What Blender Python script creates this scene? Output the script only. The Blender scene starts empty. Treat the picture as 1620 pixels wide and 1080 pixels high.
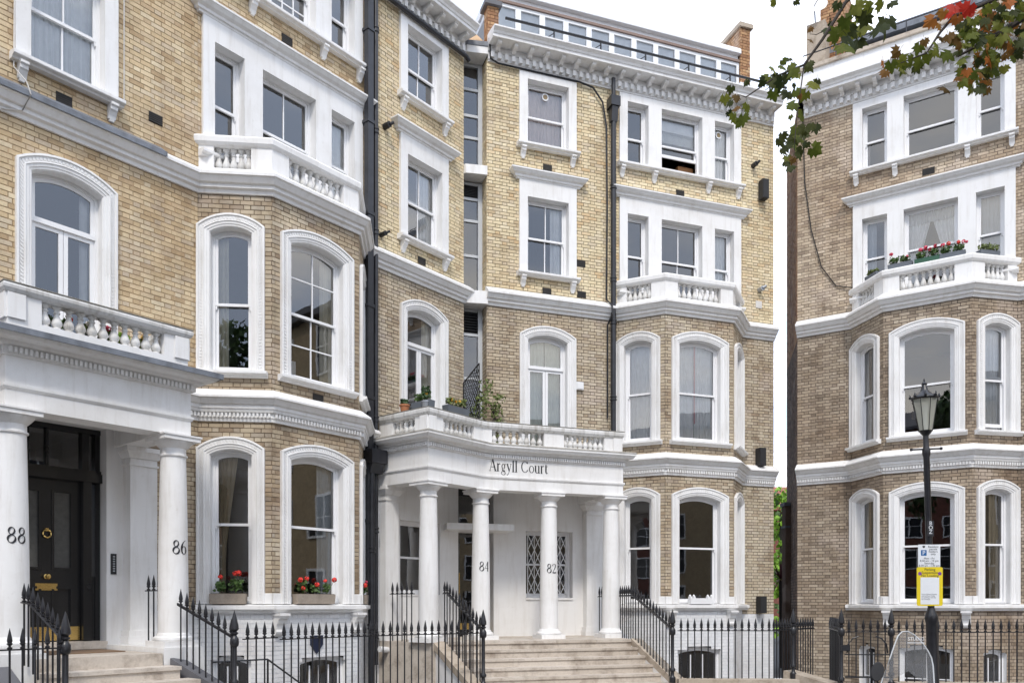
import bpy, bmesh, math, random
import numpy as np
from mathutils import Vector, Matrix
rng = random.Random(7)
scene = bpy.context.scene
# ------------------------------------------------------------------ camera, world, sun, exposure
EYE = 1.6; FPX = 1310.0; CXP = 810.0; HZ = 955.0        # camera height, focal length and horizon in photo pixels
cam_d = bpy.data.cameras.new("camera"); cam = bpy.data.objects.new("camera", cam_d)
scene.collection.objects.link(cam); scene.camera = cam
cam.location = (0, 0, EYE); cam.rotation_euler = (math.radians(90), 0, 0)
cam_d.sensor_width = 36.0; cam_d.lens = FPX / 1620 * 36.0
cam_d.shift_y = (HZ - 540) / 1620.0
cam_d.clip_start = 0.1; cam_d.clip_end = 3000
SUN_EL, SUN_AZ = 50.0, 178.0       # azimuth clockwise from +Y
world = bpy.data.worlds.new("World"); scene.world = world; world.use_nodes = True
wn = world.node_tree; wn.nodes.clear()
w_out = wn.nodes.new("ShaderNodeOutputWorld"); w_bg = wn.nodes.new("ShaderNodeBackground")
w_sky = wn.nodes.new("ShaderNodeTexSky"); w_sky.sky_type = 'NISHITA'; w_sky.sun_disc = False
w_sky.sun_elevation = math.radians(SUN_EL); w_sky.sun_rotation = math.radians(SUN_AZ)
w_tc = wn.nodes.new("ShaderNodeTexCoord"); w_no = wn.nodes.new("ShaderNodeTexNoise")
w_no.inputs["Scale"].default_value = 2.6; w_no.inputs["Detail"].default_value = 6
w_map = wn.nodes.new("ShaderNodeMapping"); w_map.inputs["Scale"].default_value = (1, 1, 2.6)
w_rf = wn.nodes.new("ShaderNodeMapRange")
for k, v in (("From Min", .42), ("From Max", .60), ("To Min", .86), ("To Max", 1.0)): w_rf.inputs[k].default_value = v
w_cl = wn.nodes.new("ShaderNodeMixRGB"); w_cl.inputs[1].default_value = (11.6, 13.6, 17.6, 1); w_cl.inputs[2].default_value = (22.6, 21.6, 20.2, 1)
w_mix = wn.nodes.new("ShaderNodeMixRGB")
wl = wn.links.new
wl(w_tc.outputs["Generated"], w_map.inputs[0]); wl(w_map.outputs[0], w_no.inputs["Vector"])
w_r2 = wn.nodes.new("ShaderNodeMapRange")
for k, v in (("From Min", .47), ("From Max", .70), ("To Min", 0.0), ("To Max", 1.0)): w_r2.inputs[k].default_value = v
wl(w_no.outputs[0], w_rf.inputs[0]); wl(w_no.outputs[0], w_r2.inputs[0]); wl(w_r2.outputs[0], w_cl.inputs[0])
wl(w_rf.outputs[0], w_mix.inputs[0]); wl(w_sky.outputs[0], w_mix.inputs[1]); wl(w_cl.outputs[0], w_mix.inputs[2])
wl(w_mix.outputs[0], w_bg.inputs[0]); w_bg.inputs[1].default_value = 0.10; wl(w_bg.outputs[0], w_out.inputs[0])
sun_d = bpy.data.lights.new("sun", 'SUN'); sun = bpy.data.objects.new("sun", sun_d); scene.collection.objects.link(sun)
sun_d.energy = 2.0; sun_d.angle = math.radians(10); sun_d.color = (1.0, .93, .84)
_a, _e = math.radians(SUN_AZ), math.radians(SUN_EL)
SUNV = Vector((math.sin(_a) * math.cos(_e), math.cos(_a) * math.cos(_e), math.sin(_e)))
sun.rotation_euler = SUNV.to_track_quat('Z', 'Y').to_euler()
scene.view_settings.view_transform = 'Standard'; scene.view_settings.look = 'None'
scene.view_settings.exposure = 0.12; scene.view_settings.gamma = 1.0
scene.render.engine = 'CYCLES'
scene.cycles.max_bounces = 8; scene.cycles.transparent_max_bounces = 16

# ------------------------------------------------------------------ materials
MATS = {}
def _new(name):
    m = bpy.data.materials.new(name); m.use_nodes = True; MATS[name] = m
    nt = m.node_tree; return m, nt, nt.nodes["Principled BSDF"], nt.links.new
def _pos(nt, scale=1.0):
    g = nt.nodes.new("ShaderNodeNewGeometry"); return g.outputs["Position"]
def _noise(nt, vec, scale, detail=4, rough=.55):
    n = nt.nodes.new("ShaderNodeTexNoise"); n.inputs["Scale"].default_value = scale
    n.inputs["Detail"].default_value = detail; n.inputs["Roughness"].default_value = rough
    nt.links.new(vec, n.inputs["Vector"]); return n.outputs[0]
def _ramp(nt, fac, stops):
    r = nt.nodes.new("ShaderNodeValToRGB"); el = r.color_ramp.elements
    while len(el) < len(stops): el.new(.5)
    for e, (p, c) in zip(el, stops): e.position = p; e.color = tuple(c) + (1,)
    nt.links.new(fac, r.inputs[0]); return r.outputs[0]
def _mixc(nt, fac, a, b, mode='MIX'):
    m = nt.nodes.new("ShaderNodeMixRGB"); m.blend_type = mode
    for i, x in ((0, fac), (1, a), (2, b)):
        if isinstance(x, (int, float)): m.inputs[i].default_value = x
        elif isinstance(x, tuple): m.inputs[i].default_value = x + (1,)
        else: nt.links.new(x, m.inputs[i])
    return m.outputs[0]
def _bump(nt, h, strength, dist):
    b = nt.nodes.new("ShaderNodeBump"); b.inputs["Strength"].default_value = strength; b.inputs["Distance"].default_value = dist
    nt.links.new(h, b.inputs["Height"]); return b.outputs[0]
def plain(name, col, rough=.5, metal=0.0, var=.12, scale=3.0, bump=0.0, spec=.5):
    m, nt, b, ln = _new(name); p = _pos(nt)
    n = _noise(nt, p, scale, 5)
    c = _ramp(nt, n, [(.3, [x * (1 - var) for x in col]), (.7, [min(1, x * (1 + var)) for x in col])])
    ln(c, b.inputs["Base Color"]); b.inputs["Roughness"].default_value = rough; b.inputs["Metallic"].default_value = metal
    b.inputs["Specular IOR Level"].default_value = spec
    if bump:
        ln(_bump(nt, _noise(nt, p, 60, 3), bump, .004), b.inputs["Normal"])
    return m
def painted(name, col, grime, amount):
    """painted stucco: patchy grime, a few vertical streaks, roller texture"""
    m, nt, b, ln = _new(name); p = _pos(nt)
    mp = nt.nodes.new("ShaderNodeMapping"); mp.inputs["Scale"].default_value = (6, 6, .7); ln(p, mp.inputs[0])
    st = _noise(nt, mp.outputs[0], 1.6, 5, .6); pa = _noise(nt, p, 1.1, 6, .65); fi = _noise(nt, p, 14, 4)
    f1 = _ramp(nt, st, [(.5, (0, 0, 0)), (.78, (amount,) * 3)]); f2 = _ramp(nt, pa, [(.46, (0, 0, 0)), (.8, (amount,) * 3)])
    f3 = _ramp(nt, fi, [(.62, (0, 0, 0)), (.8, (amount * .6,) * 3)])
    f = _mixc(nt, 1.0, f1, f2, 'ADD'); f = _mixc(nt, 1.0, f, f3, 'ADD')
    ln(_mixc(nt, f, col, grime), b.inputs["Base Color"]); b.inputs["Roughness"].default_value = .55
    b.inputs["Specular IOR Level"].default_value = .35
    ln(_bump(nt, _noise(nt, p, 45, 4), .12, .004), b.inputs["Normal"]); return m
def brickmat(name, palette, stain, stain_amt, src='attr', soot=None):
    m, nt, b, ln = _new(name); p = _pos(nt)
    if src == 'attr':
        a = nt.nodes.new("ShaderNodeAttribute"); a.attribute_name = "rnd"; rv = a.outputs["Fac"]
    else:
        a = nt.nodes.new("ShaderNodeObjectInfo"); rv = a.outputs["Random"]
    n = len(palette); c = _ramp(nt, rv, [(i / (n - 1), palette[i]) for i in range(n)])
    fine = _noise(nt, p, 38, 5, .7)
    c = _mixc(nt, .55, c, _ramp(nt, fine, [(.22, (.66, .62, .57)), (.48, (1, 1, 1)), (.8, (1.1, 1.09, 1.07))]), 'MULTIPLY')
    big = _noise(nt, p, .55, 6, .6)
    f = _ramp(nt, big, [(.42, (0, 0, 0)), (.68, (stain_amt,) * 3)])
    c = _mixc(nt, f, c, _mixc(nt, 1.0, c, stain, 'MULTIPLY'))
    mid = _noise(nt, p, 1.7, 6, .72)
    c = _mixc(nt, .75 * min(1, stain_amt + .25), c, _ramp(nt, mid, [(.28, (.50, .475, .455)), (.43, (.86, .845, .83)), (.55, (1.0, 1.0, 1.0)), (.70, (1.20, 1.18, 1.16))]), 'MULTIPLY')
    mp = nt.nodes.new("ShaderNodeMapping"); mp.inputs["Scale"].default_value = (1.5, 1.5, .22); ln(p, mp.inputs[0])
    stk = _noise(nt, mp.outputs[0], 1.3, 6, .7)
    f3 = _ramp(nt, stk, [(.52, (0, 0, 0)), (.72, (stain_amt * .8,) * 3)]); c = _mixc(nt, f3, c, _mixc(nt, 1.0, c, (.66, .60, .57), 'MULTIPLY'))
    rep = _noise(nt, p, .9, 3, .5); f4 = _ramp(nt, rep, [(.60, (0, 0, 0)), (.66, (stain_amt * .45,) * 3)]); c = _mixc(nt, f4, c, (.56, .47, .40))
    ln(c, b.inputs["Base Color"]); b.inputs["Roughness"].default_value = .88; b.inputs["Specular IOR Level"].default_value = .2
    ln(_bump(nt, _noise(nt, p, 90, 4, .7), .5, .004), b.inputs["Normal"]); return m
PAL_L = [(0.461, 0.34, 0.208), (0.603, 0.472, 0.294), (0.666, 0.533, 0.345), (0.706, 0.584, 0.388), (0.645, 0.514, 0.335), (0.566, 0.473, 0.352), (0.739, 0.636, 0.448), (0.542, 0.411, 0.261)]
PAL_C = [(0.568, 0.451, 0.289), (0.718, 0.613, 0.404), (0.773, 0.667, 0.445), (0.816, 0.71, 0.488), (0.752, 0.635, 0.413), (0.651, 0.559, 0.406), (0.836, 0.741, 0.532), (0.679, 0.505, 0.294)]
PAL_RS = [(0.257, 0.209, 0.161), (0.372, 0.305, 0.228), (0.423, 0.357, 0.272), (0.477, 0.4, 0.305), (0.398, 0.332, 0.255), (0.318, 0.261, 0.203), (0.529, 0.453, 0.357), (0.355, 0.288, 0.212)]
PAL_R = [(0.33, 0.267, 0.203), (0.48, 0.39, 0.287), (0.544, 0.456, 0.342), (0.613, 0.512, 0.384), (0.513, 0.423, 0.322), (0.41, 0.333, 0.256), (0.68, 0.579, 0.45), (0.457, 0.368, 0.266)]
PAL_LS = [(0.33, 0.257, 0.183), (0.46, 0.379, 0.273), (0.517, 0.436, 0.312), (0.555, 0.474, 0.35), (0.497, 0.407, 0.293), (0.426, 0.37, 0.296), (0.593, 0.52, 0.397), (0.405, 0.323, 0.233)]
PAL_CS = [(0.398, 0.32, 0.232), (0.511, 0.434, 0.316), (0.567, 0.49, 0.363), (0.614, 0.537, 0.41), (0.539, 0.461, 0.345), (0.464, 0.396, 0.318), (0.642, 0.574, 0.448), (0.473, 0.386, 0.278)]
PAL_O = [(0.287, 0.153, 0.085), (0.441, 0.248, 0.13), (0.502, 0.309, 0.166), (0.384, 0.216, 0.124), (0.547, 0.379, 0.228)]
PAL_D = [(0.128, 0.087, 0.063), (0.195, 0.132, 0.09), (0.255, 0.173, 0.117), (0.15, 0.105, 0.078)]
PAL_W = [(.74, .75, .76), (.78, .79, .80), (.80, .80, .81)]
STN = (.70, .62, .56)
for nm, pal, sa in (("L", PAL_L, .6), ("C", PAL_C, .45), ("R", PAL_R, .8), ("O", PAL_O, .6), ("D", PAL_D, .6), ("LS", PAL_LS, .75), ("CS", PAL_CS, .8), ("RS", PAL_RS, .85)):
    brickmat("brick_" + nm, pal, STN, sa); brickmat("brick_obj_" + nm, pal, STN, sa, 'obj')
brickmat("brick_W", PAL_W, (.9, .9, .9), .35); brickmat("brick_obj_W", PAL_W, (.9, .9, .9), .35, 'obj')
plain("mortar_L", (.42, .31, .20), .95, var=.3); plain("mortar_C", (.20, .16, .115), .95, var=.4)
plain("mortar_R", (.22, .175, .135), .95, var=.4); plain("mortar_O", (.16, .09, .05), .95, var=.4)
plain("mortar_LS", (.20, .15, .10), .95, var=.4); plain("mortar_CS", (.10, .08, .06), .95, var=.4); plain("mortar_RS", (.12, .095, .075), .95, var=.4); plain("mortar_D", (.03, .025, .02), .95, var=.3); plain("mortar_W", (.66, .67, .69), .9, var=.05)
painted("white_paint", (.82, .815, .805), (.46, .42, .36), .32)
painted("white_weathered", (.74, .735, .72), (.30, .27, .22), .75)
painted("soffit_paint", (.80, .795, .785), (.52, .48, .43), .3)
plain("sash_paint", (.82, .82, .825), .35, var=.03)
def stone(name, a, b_, dirt):
    m, nt, b, ln = _new(name); p = _pos(nt)
    oi = nt.nodes.new("ShaderNodeObjectInfo")
    c = _mixc(nt, oi.outputs["Random"], a, b_)
    f = _ramp(nt, _noise(nt, p, 3.5, 7, .7), [(.48, (0, 0, 0)), (.7, (.75,) * 3)])
    c = _mixc(nt, f, c, dirt); c = _mixc(nt, .35, c, _ramp(nt, _noise(nt, p, 30, 4), [(.3, (.7,) * 3), (.7, (1.1,) * 3)]), 'MULTIPLY')
    ln(c, b.inputs["Base Color"]); b.inputs["Roughness"].default_value = .85
    ln(_bump(nt, _noise(nt, p, 40, 5), .35, .006), b.inputs["Normal"]); return m
stone("step_stone", (.50, .44, .37), (.60, .54, .47), (.22, .165, .12))
stone("coping_stone", (.42, .35, .27), (.50, .43, .35), (.20, .15, .10))
stone("trough_stone", (.33, .28, .23), (.38, .32, .26), (.20, .17, .14))
stone("lichen_edge", (.34, .32, .28), (.50, .48, .44), (.10, .095, .08))
plain("black_paint", (.018, .018, .021), .32, var=.3, scale=9, bump=.15)
plain("pipe_paint", (.022, .023, .028), .38, var=.3, scale=7, bump=.1)
plain("door_paint", (.012, .012, .013), .22, var=.2)
plain("lead", (.16, .175, .20), .5, var=.35, scale=6, bump=.3)
plain("brass", (.72, .50, .18), .25, metal=1.0, var=.1)
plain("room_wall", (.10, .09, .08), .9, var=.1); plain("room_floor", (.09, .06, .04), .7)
plain("vent_dark", (.035, .032, .03), .8, var=.3); plain("box_black", (.02, .02, .022), .6)
plain("grey_frame", (.56, .58, .60), .4, var=.05); plain("louvre", (.02, .02, .022), .5)
plain("print_black", (.02, .02, .025), .5, var=.05)
plain("cable", (.02, .018, .016), .6); plain("cable_white", (.6, .58, .55), .6)
plain("terracotta", (.42, .17, .08), .8, bump=.2); plain("planter_grey", (.12, .135, .155), .6); plain("planter_green", (.03, .10, .06), .6)
plain("planter_white", (.78, .78, .78), .5, var=.03); plain("soil", (.05, .035, .025), .95)
plain("leaf_green", (.07, .13, .03), .6, var=.4, scale=14); plain("leaf_dark", (.035, .075, .022), .55, var=.4, scale=14)
plain("leaf_pale", (.16, .20, .06), .6, var=.3, scale=12); plain("leaf_bright", (.22, .40, .03), .6, var=.35, scale=5)
plain("flower_red", (.78, .05, .035), .55, var=.2, scale=40); plain("flower_pink", (.72, .08, .14), .55, var=.25, scale=40)
plain("flower_yellow", (.75, .42, .05), .6, var=.2, scale=40); plain("flower_white", (.75, .72, .66), .6)
plain("bark", (.05, .04, .032), .9, var=.4, scale=25, bump=.4)
plain("asphalt", (.05, .05, .052), .9, var=.3, scale=20, bump=.4); plain("paving", (.24, .225, .205), .85, var=.2, scale=2)
plain("earth", (.10, .10, .06), .95, var=.4)
plain("sign_white", (.80, .82, .84), .4, var=.02); plain("sign_blue", (.015, .13, .36), .4); plain("sign_yellow", (.80, .62, .012), .45, var=.03)
plain("navy", (.012, .018, .045), .4); plain("sign_purple", (.20, .06, .30), .5); plain("sticker", (.5, .5, .46), .5)
plain("roof_tile", (.26, .09, .055), .8, var=.3); plain("cord_purple", (.10, .02, .028), .6, var=.4); plain("cord_tan", (.30, .22, .12), .6)
plain("wood_box", (.34, .16, .06), .6); plain("computer_white", (.75, .76, .78), .4); plain("slate", (.12, .12, .13), .7)
plain("ext_white", (.78, .79, .80), .5, var=.03); plain("ext_brown", (.22, .15, .12), .6); plain("galvanised", (.4, .42, .45), .4, metal=.6)
plain("maroon_plastic", (.10, .012, .015), .3); plain("tyre", (.02, .02, .02), .8); plain("chrome", (.6, .6, .62), .15, metal=1.0)
plain("mat_brown", (.20, .13, .08), .95); plain("plaque_gold", (.35, .22, .08), .5, metal=.5)
def curtain_mat(name, col, tr=.35):
    m, nt, b, ln = _new(name); out = nt.nodes["Material Output"]
    t = nt.nodes.new("ShaderNodeBsdfTranslucent"); d = nt.nodes.new("ShaderNodeBsdfDiffuse"); mx = nt.nodes.new("ShaderNodeMixShader")
    c = _ramp(nt, _noise(nt, _pos(nt), 8, 3), [(.3, [x * .9 for x in col]), (.7, col)])
    ln(c, t.inputs[0]); ln(c, d.inputs[0]); mx.inputs[0].default_value = tr
    ln(d.outputs[0], mx.inputs[1]); ln(t.outputs[0], mx.inputs[2]); ln(mx.outputs[0], out.inputs[0]); nt.nodes.remove(b)
curtain_mat("net_white", (.92, .92, .92), .06); curtain_mat("curtain_cream", (.80, .74, .60), .06); curtain_mat("curtain_beige", (.58, .48, .34), .06)
curtain_mat("curtain_pink", (.84, .72, .68), .06); curtain_mat("curtain_grey", (.62, .64, .66), .06); curtain_mat("blind_white", (.92, .93, .94), .06)
curtain_mat("curtain_green", (.84, .86, .76), .06); curtain_mat("stripe_red", (.72, .40, .40), .06)
def glassmat(name, tint, gain, ior=1.52):
    m, nt, b, ln = _new(name); out = nt.nodes["Material Output"]
    t = nt.nodes.new("ShaderNodeBsdfTransparent"); t.inputs[0].default_value = tuple(tint) + (1,)
    g = nt.nodes.new("ShaderNodeBsdfGlossy"); g.inputs["Roughness"].default_value = 0.0
    fr = nt.nodes.new("ShaderNodeFresnel"); fr.inputs[0].default_value = ior
    mu = nt.nodes.new("ShaderNodeMath"); mu.operation = 'MULTIPLY'; mu.use_clamp = True; mu.inputs[1].default_value = gain
    ln(fr.outputs[0], mu.inputs[0]); mx = nt.nodes.new("ShaderNodeMixShader"); ln(mu.outputs[0], mx.inputs[0])
    ln(t.outputs[0], mx.inputs[1]); ln(g.outputs[0], mx.inputs[2]); ln(mx.outputs[0], out.inputs[0]); nt.nodes.remove(b)
    w = _noise(nt, _pos(nt), 1.6, 2); ln(_bump(nt, w, .035, .02), g.inputs["Normal"])
glassmat("glass", (.96, .975, .97), 3.6);  glassmat("screen_plastic", (.88, .89, .89), .7)
def milky(name, col, f):
    m, nt, b, ln = _new(name); out = nt.nodes["Material Output"]; t = nt.nodes.new("ShaderNodeBsdfTransparent"); mx = nt.nodes.new("ShaderNodeMixShader"); tl = nt.nodes.new("ShaderNodeBsdfTranslucent"); tl.inputs[0].default_value = col + (1,); m2 = nt.nodes.new("ShaderNodeMixShader"); m2.inputs[0].default_value = .5
    b.inputs["Base Color"].default_value = col + (1,); b.inputs["Roughness"].default_value = .15; ln(b.outputs[0], m2.inputs[1]); ln(tl.outputs[0], m2.inputs[2]); mx.inputs[0].default_value = f; ln(t.outputs[0], mx.inputs[1]); ln(m2.outputs[0], mx.inputs[2]); ln(mx.outputs[0], out.inputs[0])
milky("screen_plastic", (.42, .43, .44), .36); milky("lantern_glass", (.72, .73, .64), .62)
def leafmat(name, c0, c1):
    m, nt, b, ln = _new(name); oi = nt.nodes.new("ShaderNodeObjectInfo")
    c = _mixc(nt, oi.outputs["Random"], c0, c1); c = _mixc(nt, .4, c, _ramp(nt, _noise(nt, _pos(nt), 40, 3), [(.3, (.6,) * 3), (.7, (1.2,) * 3)]), 'MULTIPLY')
    ln(c, b.inputs["Base Color"]); b.inputs["Roughness"].default_value = .6; b.inputs["Specular IOR Level"].default_value = .2
    out = nt.nodes["Material Output"]; t = nt.nodes.new("ShaderNodeBsdfTranslucent"); ln(c, t.inputs[0])
    mx = nt.nodes.new("ShaderNodeMixShader"); mx.inputs[0].default_value = .4
    ln(b.outputs[0], mx.inputs[1]); ln(t.outputs[0], mx.inputs[2]); ln(mx.outputs[0], out.inputs[0])
leafmat("maple_green", (.085, .115, .016), (.19, .20, .03)); leafmat("maple_dark", (.032, .045, .014), (.07, .08, .02)); leafmat("maple_orange", (.50, .15, .02), (.36, .17, .025)); leafmat("maple_red", (.34, .035, .018), (.24, .05, .02)); leafmat("maple_bronze", (.14, .075, .012), (.22, .11, .02))
leafmat("maple_orange", (.42, .13, .03), (.30, .15, .03)); leafmat("maple_red", (.55, .035, .02), (.42, .05, .03)); leafmat("maple_bronze", (.12, .075, .02), (.20, .10, .025))

# ------------------------------------------------------------------ geometry helpers
WLOC = {}
COL = scene.collection
def D2(a): return (math.sin(math.radians(a)), math.cos(math.radians(a)))
class Frame:
    """a vertical wall plane: s along it, o out towards the street, z up"""
    def __init__(self, P, a):
        self.P = P; self.a = a; self.d = D2(a); self.n = (self.d[1], -self.d[0])
    def xy(self, s, o=0.0): return (self.P[0] + s * self.d[0] + o * self.n[0], self.P[1] + s * self.d[1] + o * self.n[1])
    def w(self, s, o, z): x, y = self.xy(s, o); return (x, y, z)
    def at(self, s, o=0.0, da=0.0): return Frame(self.xy(s, o), self.a + da)
    def un(self, x, y, o=0.0):
        """photo pixel on this plane -> (s, z)"""
        r = (x - CXP) / FPX; P = self.xy(0, o); t = (r * P[1] - P[0]) / (self.d[0] - r * self.d[1]); Y = P[1] + t * self.d[1]
        return t, EYE + (HZ - y) / FPX * Y
def pix(x, y, Y): return ((x - CXP) / FPX * Y, Y, EYE + (HZ - y) / FPX * Y)
class MB:
    def __init__(self): self.v = []; self.f = []
    def add(self, pts, faces):
        b = len(self.v); self.v += [tuple(p) for p in pts]; self.f += [tuple(b + i for i in f) for f in faces]; return self
    def face(self, pts): return self.add(pts, [tuple(range(len(pts)))])
    def hexa(self, p): return self.add(p, [(0, 3, 2, 1), (4, 5, 6, 7), (0, 1, 5, 4), (1, 2, 6, 5), (2, 3, 7, 6), (3, 0, 4, 7)])
    def box(self, F, s0, s1, o0, o1, z0, z1):
        return self.hexa([F.w(s0, o0, z0), F.w(s1, o0, z0), F.w(s1, o1, z0), F.w(s0, o1, z0), F.w(s0, o0, z1), F.w(s1, o0, z1), F.w(s1, o1, z1), F.w(s0, o1, z1)])
    def wbox(self, x0, x1, y0, y1, z0, z1):
        return self.hexa([(x0, y0, z0), (x1, y0, z0), (x1, y1, z0), (x0, y1, z0), (x0, y0, z1), (x1, y0, z1), (x1, y1, z1), (x0, y1, z1)])
    def oz(self, F, s0, s1, poly):
        n = len(poly); self.add([F.w(s0, o, z) for o, z in poly] + [F.w(s1, o, z) for o, z in poly],
            [tuple(range(n)), tuple(range(2 * n - 1, n - 1, -1))] + [(i, i + n, (i + 1) % n + n, (i + 1) % n) for i in range(n)]); return self
    def sz(self, F, poly, o0, o1):
        n = len(poly); self.add([F.w(s, o0, z) for s, z in poly] + [F.w(s, o1, z) for s, z in poly],
            [tuple(range(n)), tuple(range(2 * n - 1, n - 1, -1))] + [(i, i + n, (i + 1) % n + n, (i + 1) % n) for i in range(n)]); return self
    def plan(self, poly, z0, z1):
        n = len(poly); self.add([(x, y, z0) for x, y in poly] + [(x, y, z1) for x, y in poly],
            [tuple(range(n)), tuple(range(2 * n - 1, n - 1, -1))] + [(i, i + n, (i + 1) % n + n, (i + 1) % n) for i in range(n)]); return self
    def strip(self, A, B):
        n = len(A); return self.add(A + B, [(i, i + 1, n + i + 1, n + i) for i in range(n - 1)])
    def sweep(self, path, prof, closed=False, caps=True):
        """profile (out, z) swept along a plan path with mitred corners"""
        k = len(path); ds = []
        for i in range(k - 1):
            dx, dy = path[i + 1][0] - path[i][0], path[i + 1][1] - path[i][1]; l = math.hypot(dx, dy); ds.append((dx / l, dy / l))
        rows = []
        for i in range(k):
            a = ds[max(0, i - 1)]; b = ds[min(k - 2, i)]; na = (a[1], -a[0]); nb = (b[1], -b[0])
            m = (na[0] + nb[0], na[1] + nb[1]); l2 = (m[0] ** 2 + m[1] ** 2) / 2; m = (m[0] / l2, m[1] / l2)
            rows.append([(path[i][0] + o * m[0], path[i][1] + o * m[1], z) for o, z in prof])
        n = len(prof); pts = [p for r in rows for p in r]; fs = []
        for i in range(k - 1):
            for j in range(n if closed else n - 1): fs.append((i * n + j, (i + 1) * n + j, (i + 1) * n + (j + 1) % n, i * n + (j + 1) % n))
        if caps: fs += [tuple(range(n)), tuple(range((k - 1) * n, k * n))]
        return self.add(pts, fs)
    def lathe(self, x, y, prof, n=16, cap=True):
        pts = [(x + r * math.cos(2 * math.pi * j / n), y + r * math.sin(2 * math.pi * j / n), z) for r, z in prof for j in range(n)]
        fs = [(i * n + j, i * n + (j + 1) % n, (i + 1) * n + (j + 1) % n, (i + 1) * n + j) for i in range(len(prof) - 1) for j in range(n)]
        if cap: fs += [tuple(range(n)), tuple(range((len(prof) - 1) * n, len(prof) * n))]
        return self.add(pts, fs)
    def tube(self, pts, r, n=6, r1=None):
        pts = [Vector(p) for p in pts]; k = len(pts); rows = []
        for i in range(k):
            t = (pts[min(k - 1, i + 1)] - pts[max(0, i - 1)]).normalized()
            u = t.cross(Vector((0, 0, 1)) if abs(t.z) < .9 else Vector((1, 0, 0))).normalized(); v = t.cross(u)
            rr = r if r1 is None else r + (r1 - r) * i / (k - 1)
            rows += [tuple(pts[i] + u * rr * math.cos(2 * math.pi * j / n) + v * rr * math.sin(2 * math.pi * j / n)) for j in range(n)]
        return self.add(rows, [(i * n + j, i * n + (j + 1) % n, (i + 1) * n + (j + 1) % n, (i + 1) * n + j) for i in range(k - 1) for j in range(n)] + [tuple(range(n)), tuple(range((k - 1) * n, k * n))])
    def mesh(self, name, mat, smooth=False):
        me = bpy.data.meshes.new(name); me.from_pydata(self.v, [], self.f); me.materials.append(MATS[mat])
        bm = bmesh.new(); bm.from_mesh(me); bmesh.ops.recalc_face_normals(bm, faces=bm.faces); bm.to_mesh(me); bm.free()
        if smooth:
            me.shade_smooth(); me.set_sharp_from_angle(angle=math.radians(38))
        return me
    def obj(self, name, mat, parent=None, smooth=False, **kw): return link(name, self.mesh(name, mat, smooth), parent, **kw)
def link(name, data, parent=None, loc=(0, 0, 0), rotz=0.0, label=None, cat=None, group=None, kind=None, rot=None, scale=None):
    o = bpy.data.objects.new(name, data); COL.objects.link(o); o.location = loc
    if rot is not None: o.rotation_euler = rot
    elif rotz: o.rotation_euler = (0, 0, rotz)
    if scale is not None: o.scale = (scale,) * 3 if isinstance(scale, (int, float)) else scale
    if parent is not None:
        o.parent = parent; o.matrix_parent_inverse = Matrix.Translation(-Vector(WLOC[parent.name]))
    WLOC[o.name] = tuple(loc)
    for k, v in (("label", label), ("category", cat), ("group", group), ("kind", kind)):
        if v: o[k] = v
    return o
def thing(name, label, cat, loc=(0, 0, 0), group=None):
    return link(name, None, None, loc, label=label, cat=cat, group=group)
def rz(F): return math.atan2(F.d[1], F.d[0])

# ------------------------------------------------------------------ plan of the place (three facades of one street corner)
AL, AC, AR = 39.2417, 70.5519, 122.7068
L = Frame(((255 - CXP) / FPX * 13.1, 13.1), AL)
C = Frame(((813 - CXP) / FPX * 18.9, 18.9), AC)
R = Frame(((1347 - CXP) / FPX * 20.3, 20.3), AR)
GZ = -.04; SP = 1.19; PJ = SP * math.sin(math.pi / 4)
class Bay:
    def __init__(self, F, s0, W):
        self.F = F; self.s0 = s0; self.W = W; self.s1 = s0 + W + 2 * PJ; self.c = s0 + PJ + W / 2
        self.a = Frame(F.xy(s0), F.a + 45); self.b = Frame(self.a.xy(SP), F.a); self.e = Frame(self.b.xy(W), F.a - 45)
        self.pts = [F.xy(s0), self.b.P, self.e.P, F.xy(self.s1)]
BL, BC, BR = Bay(L, .626, 1.85), Bay(C, 2.595, 1.85), Bay(R, 0.0, 1.80)
hL = thing("terrace_house", "yellow brick house with black front door and columns numbered 88 and 86", "house", L.w(1, -.5, GZ))
hC = thing("corner_house", "pale brick corner house with Argyll Court lettered over its white portico", "house", C.w(2, -.5, GZ))
hR = thing("terrace_house", "greyish brown brick house across the gap, behind the lamp post", "house", R.w(2, -.5, GZ))
# ------------------------------------------------------------------ brick walls: every brick is geometry
FACES = []
class Face:
    def __init__(self, house, F, s0, s1, z0, z1, pal, low=None, zlow=1.50, vis=None, tag=''):
        self.house = house; self.F = F; self.s0 = s0; self.s1 = s1; self.z0 = z0; self.z1 = z1; self.pal = pal; self.low = low; self.zlow = zlow
        self.holes = []; self.vis = vis; self.tag = tag; FACES.append(self)
TOP = 13.9; BOT = -2.3
fLa = Face(hL, L, -5.5, BL.s0, BOT, TOP, "L", "W", vis=(-2.4, .7, 5.2, 13)); fLu = Face(hL, L, BL.s0, BL.s1, 8.45, TOP, "L"); fLb = Face(hL, L, BL.s1, 4.40, BOT, TOP, "L", "W")
fM = Face(hC, L, 4.40, 7.064, 4.35, TOP, "C"); fCa = Face(hC, C, -.651, BC.s0, 4.35, TOP, "C"); fCu = Face(hC, C, BC.s0, BC.s1, 8.45, TOP, "C")
fCb = Face(hC, C, BC.s1, 7.078, BOT, TOP, "C", "W", 1.37)
fRa = Face(hR, R, -1.29, BR.s0, BOT, TOP, "R"); fRu = Face(hR, R, BR.s0, BR.s1, 8.45, TOP, "R"); fRb = Face(hR, R, BR.s1, 6.0, BOT, TOP, "R")
BAYF = {}
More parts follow.
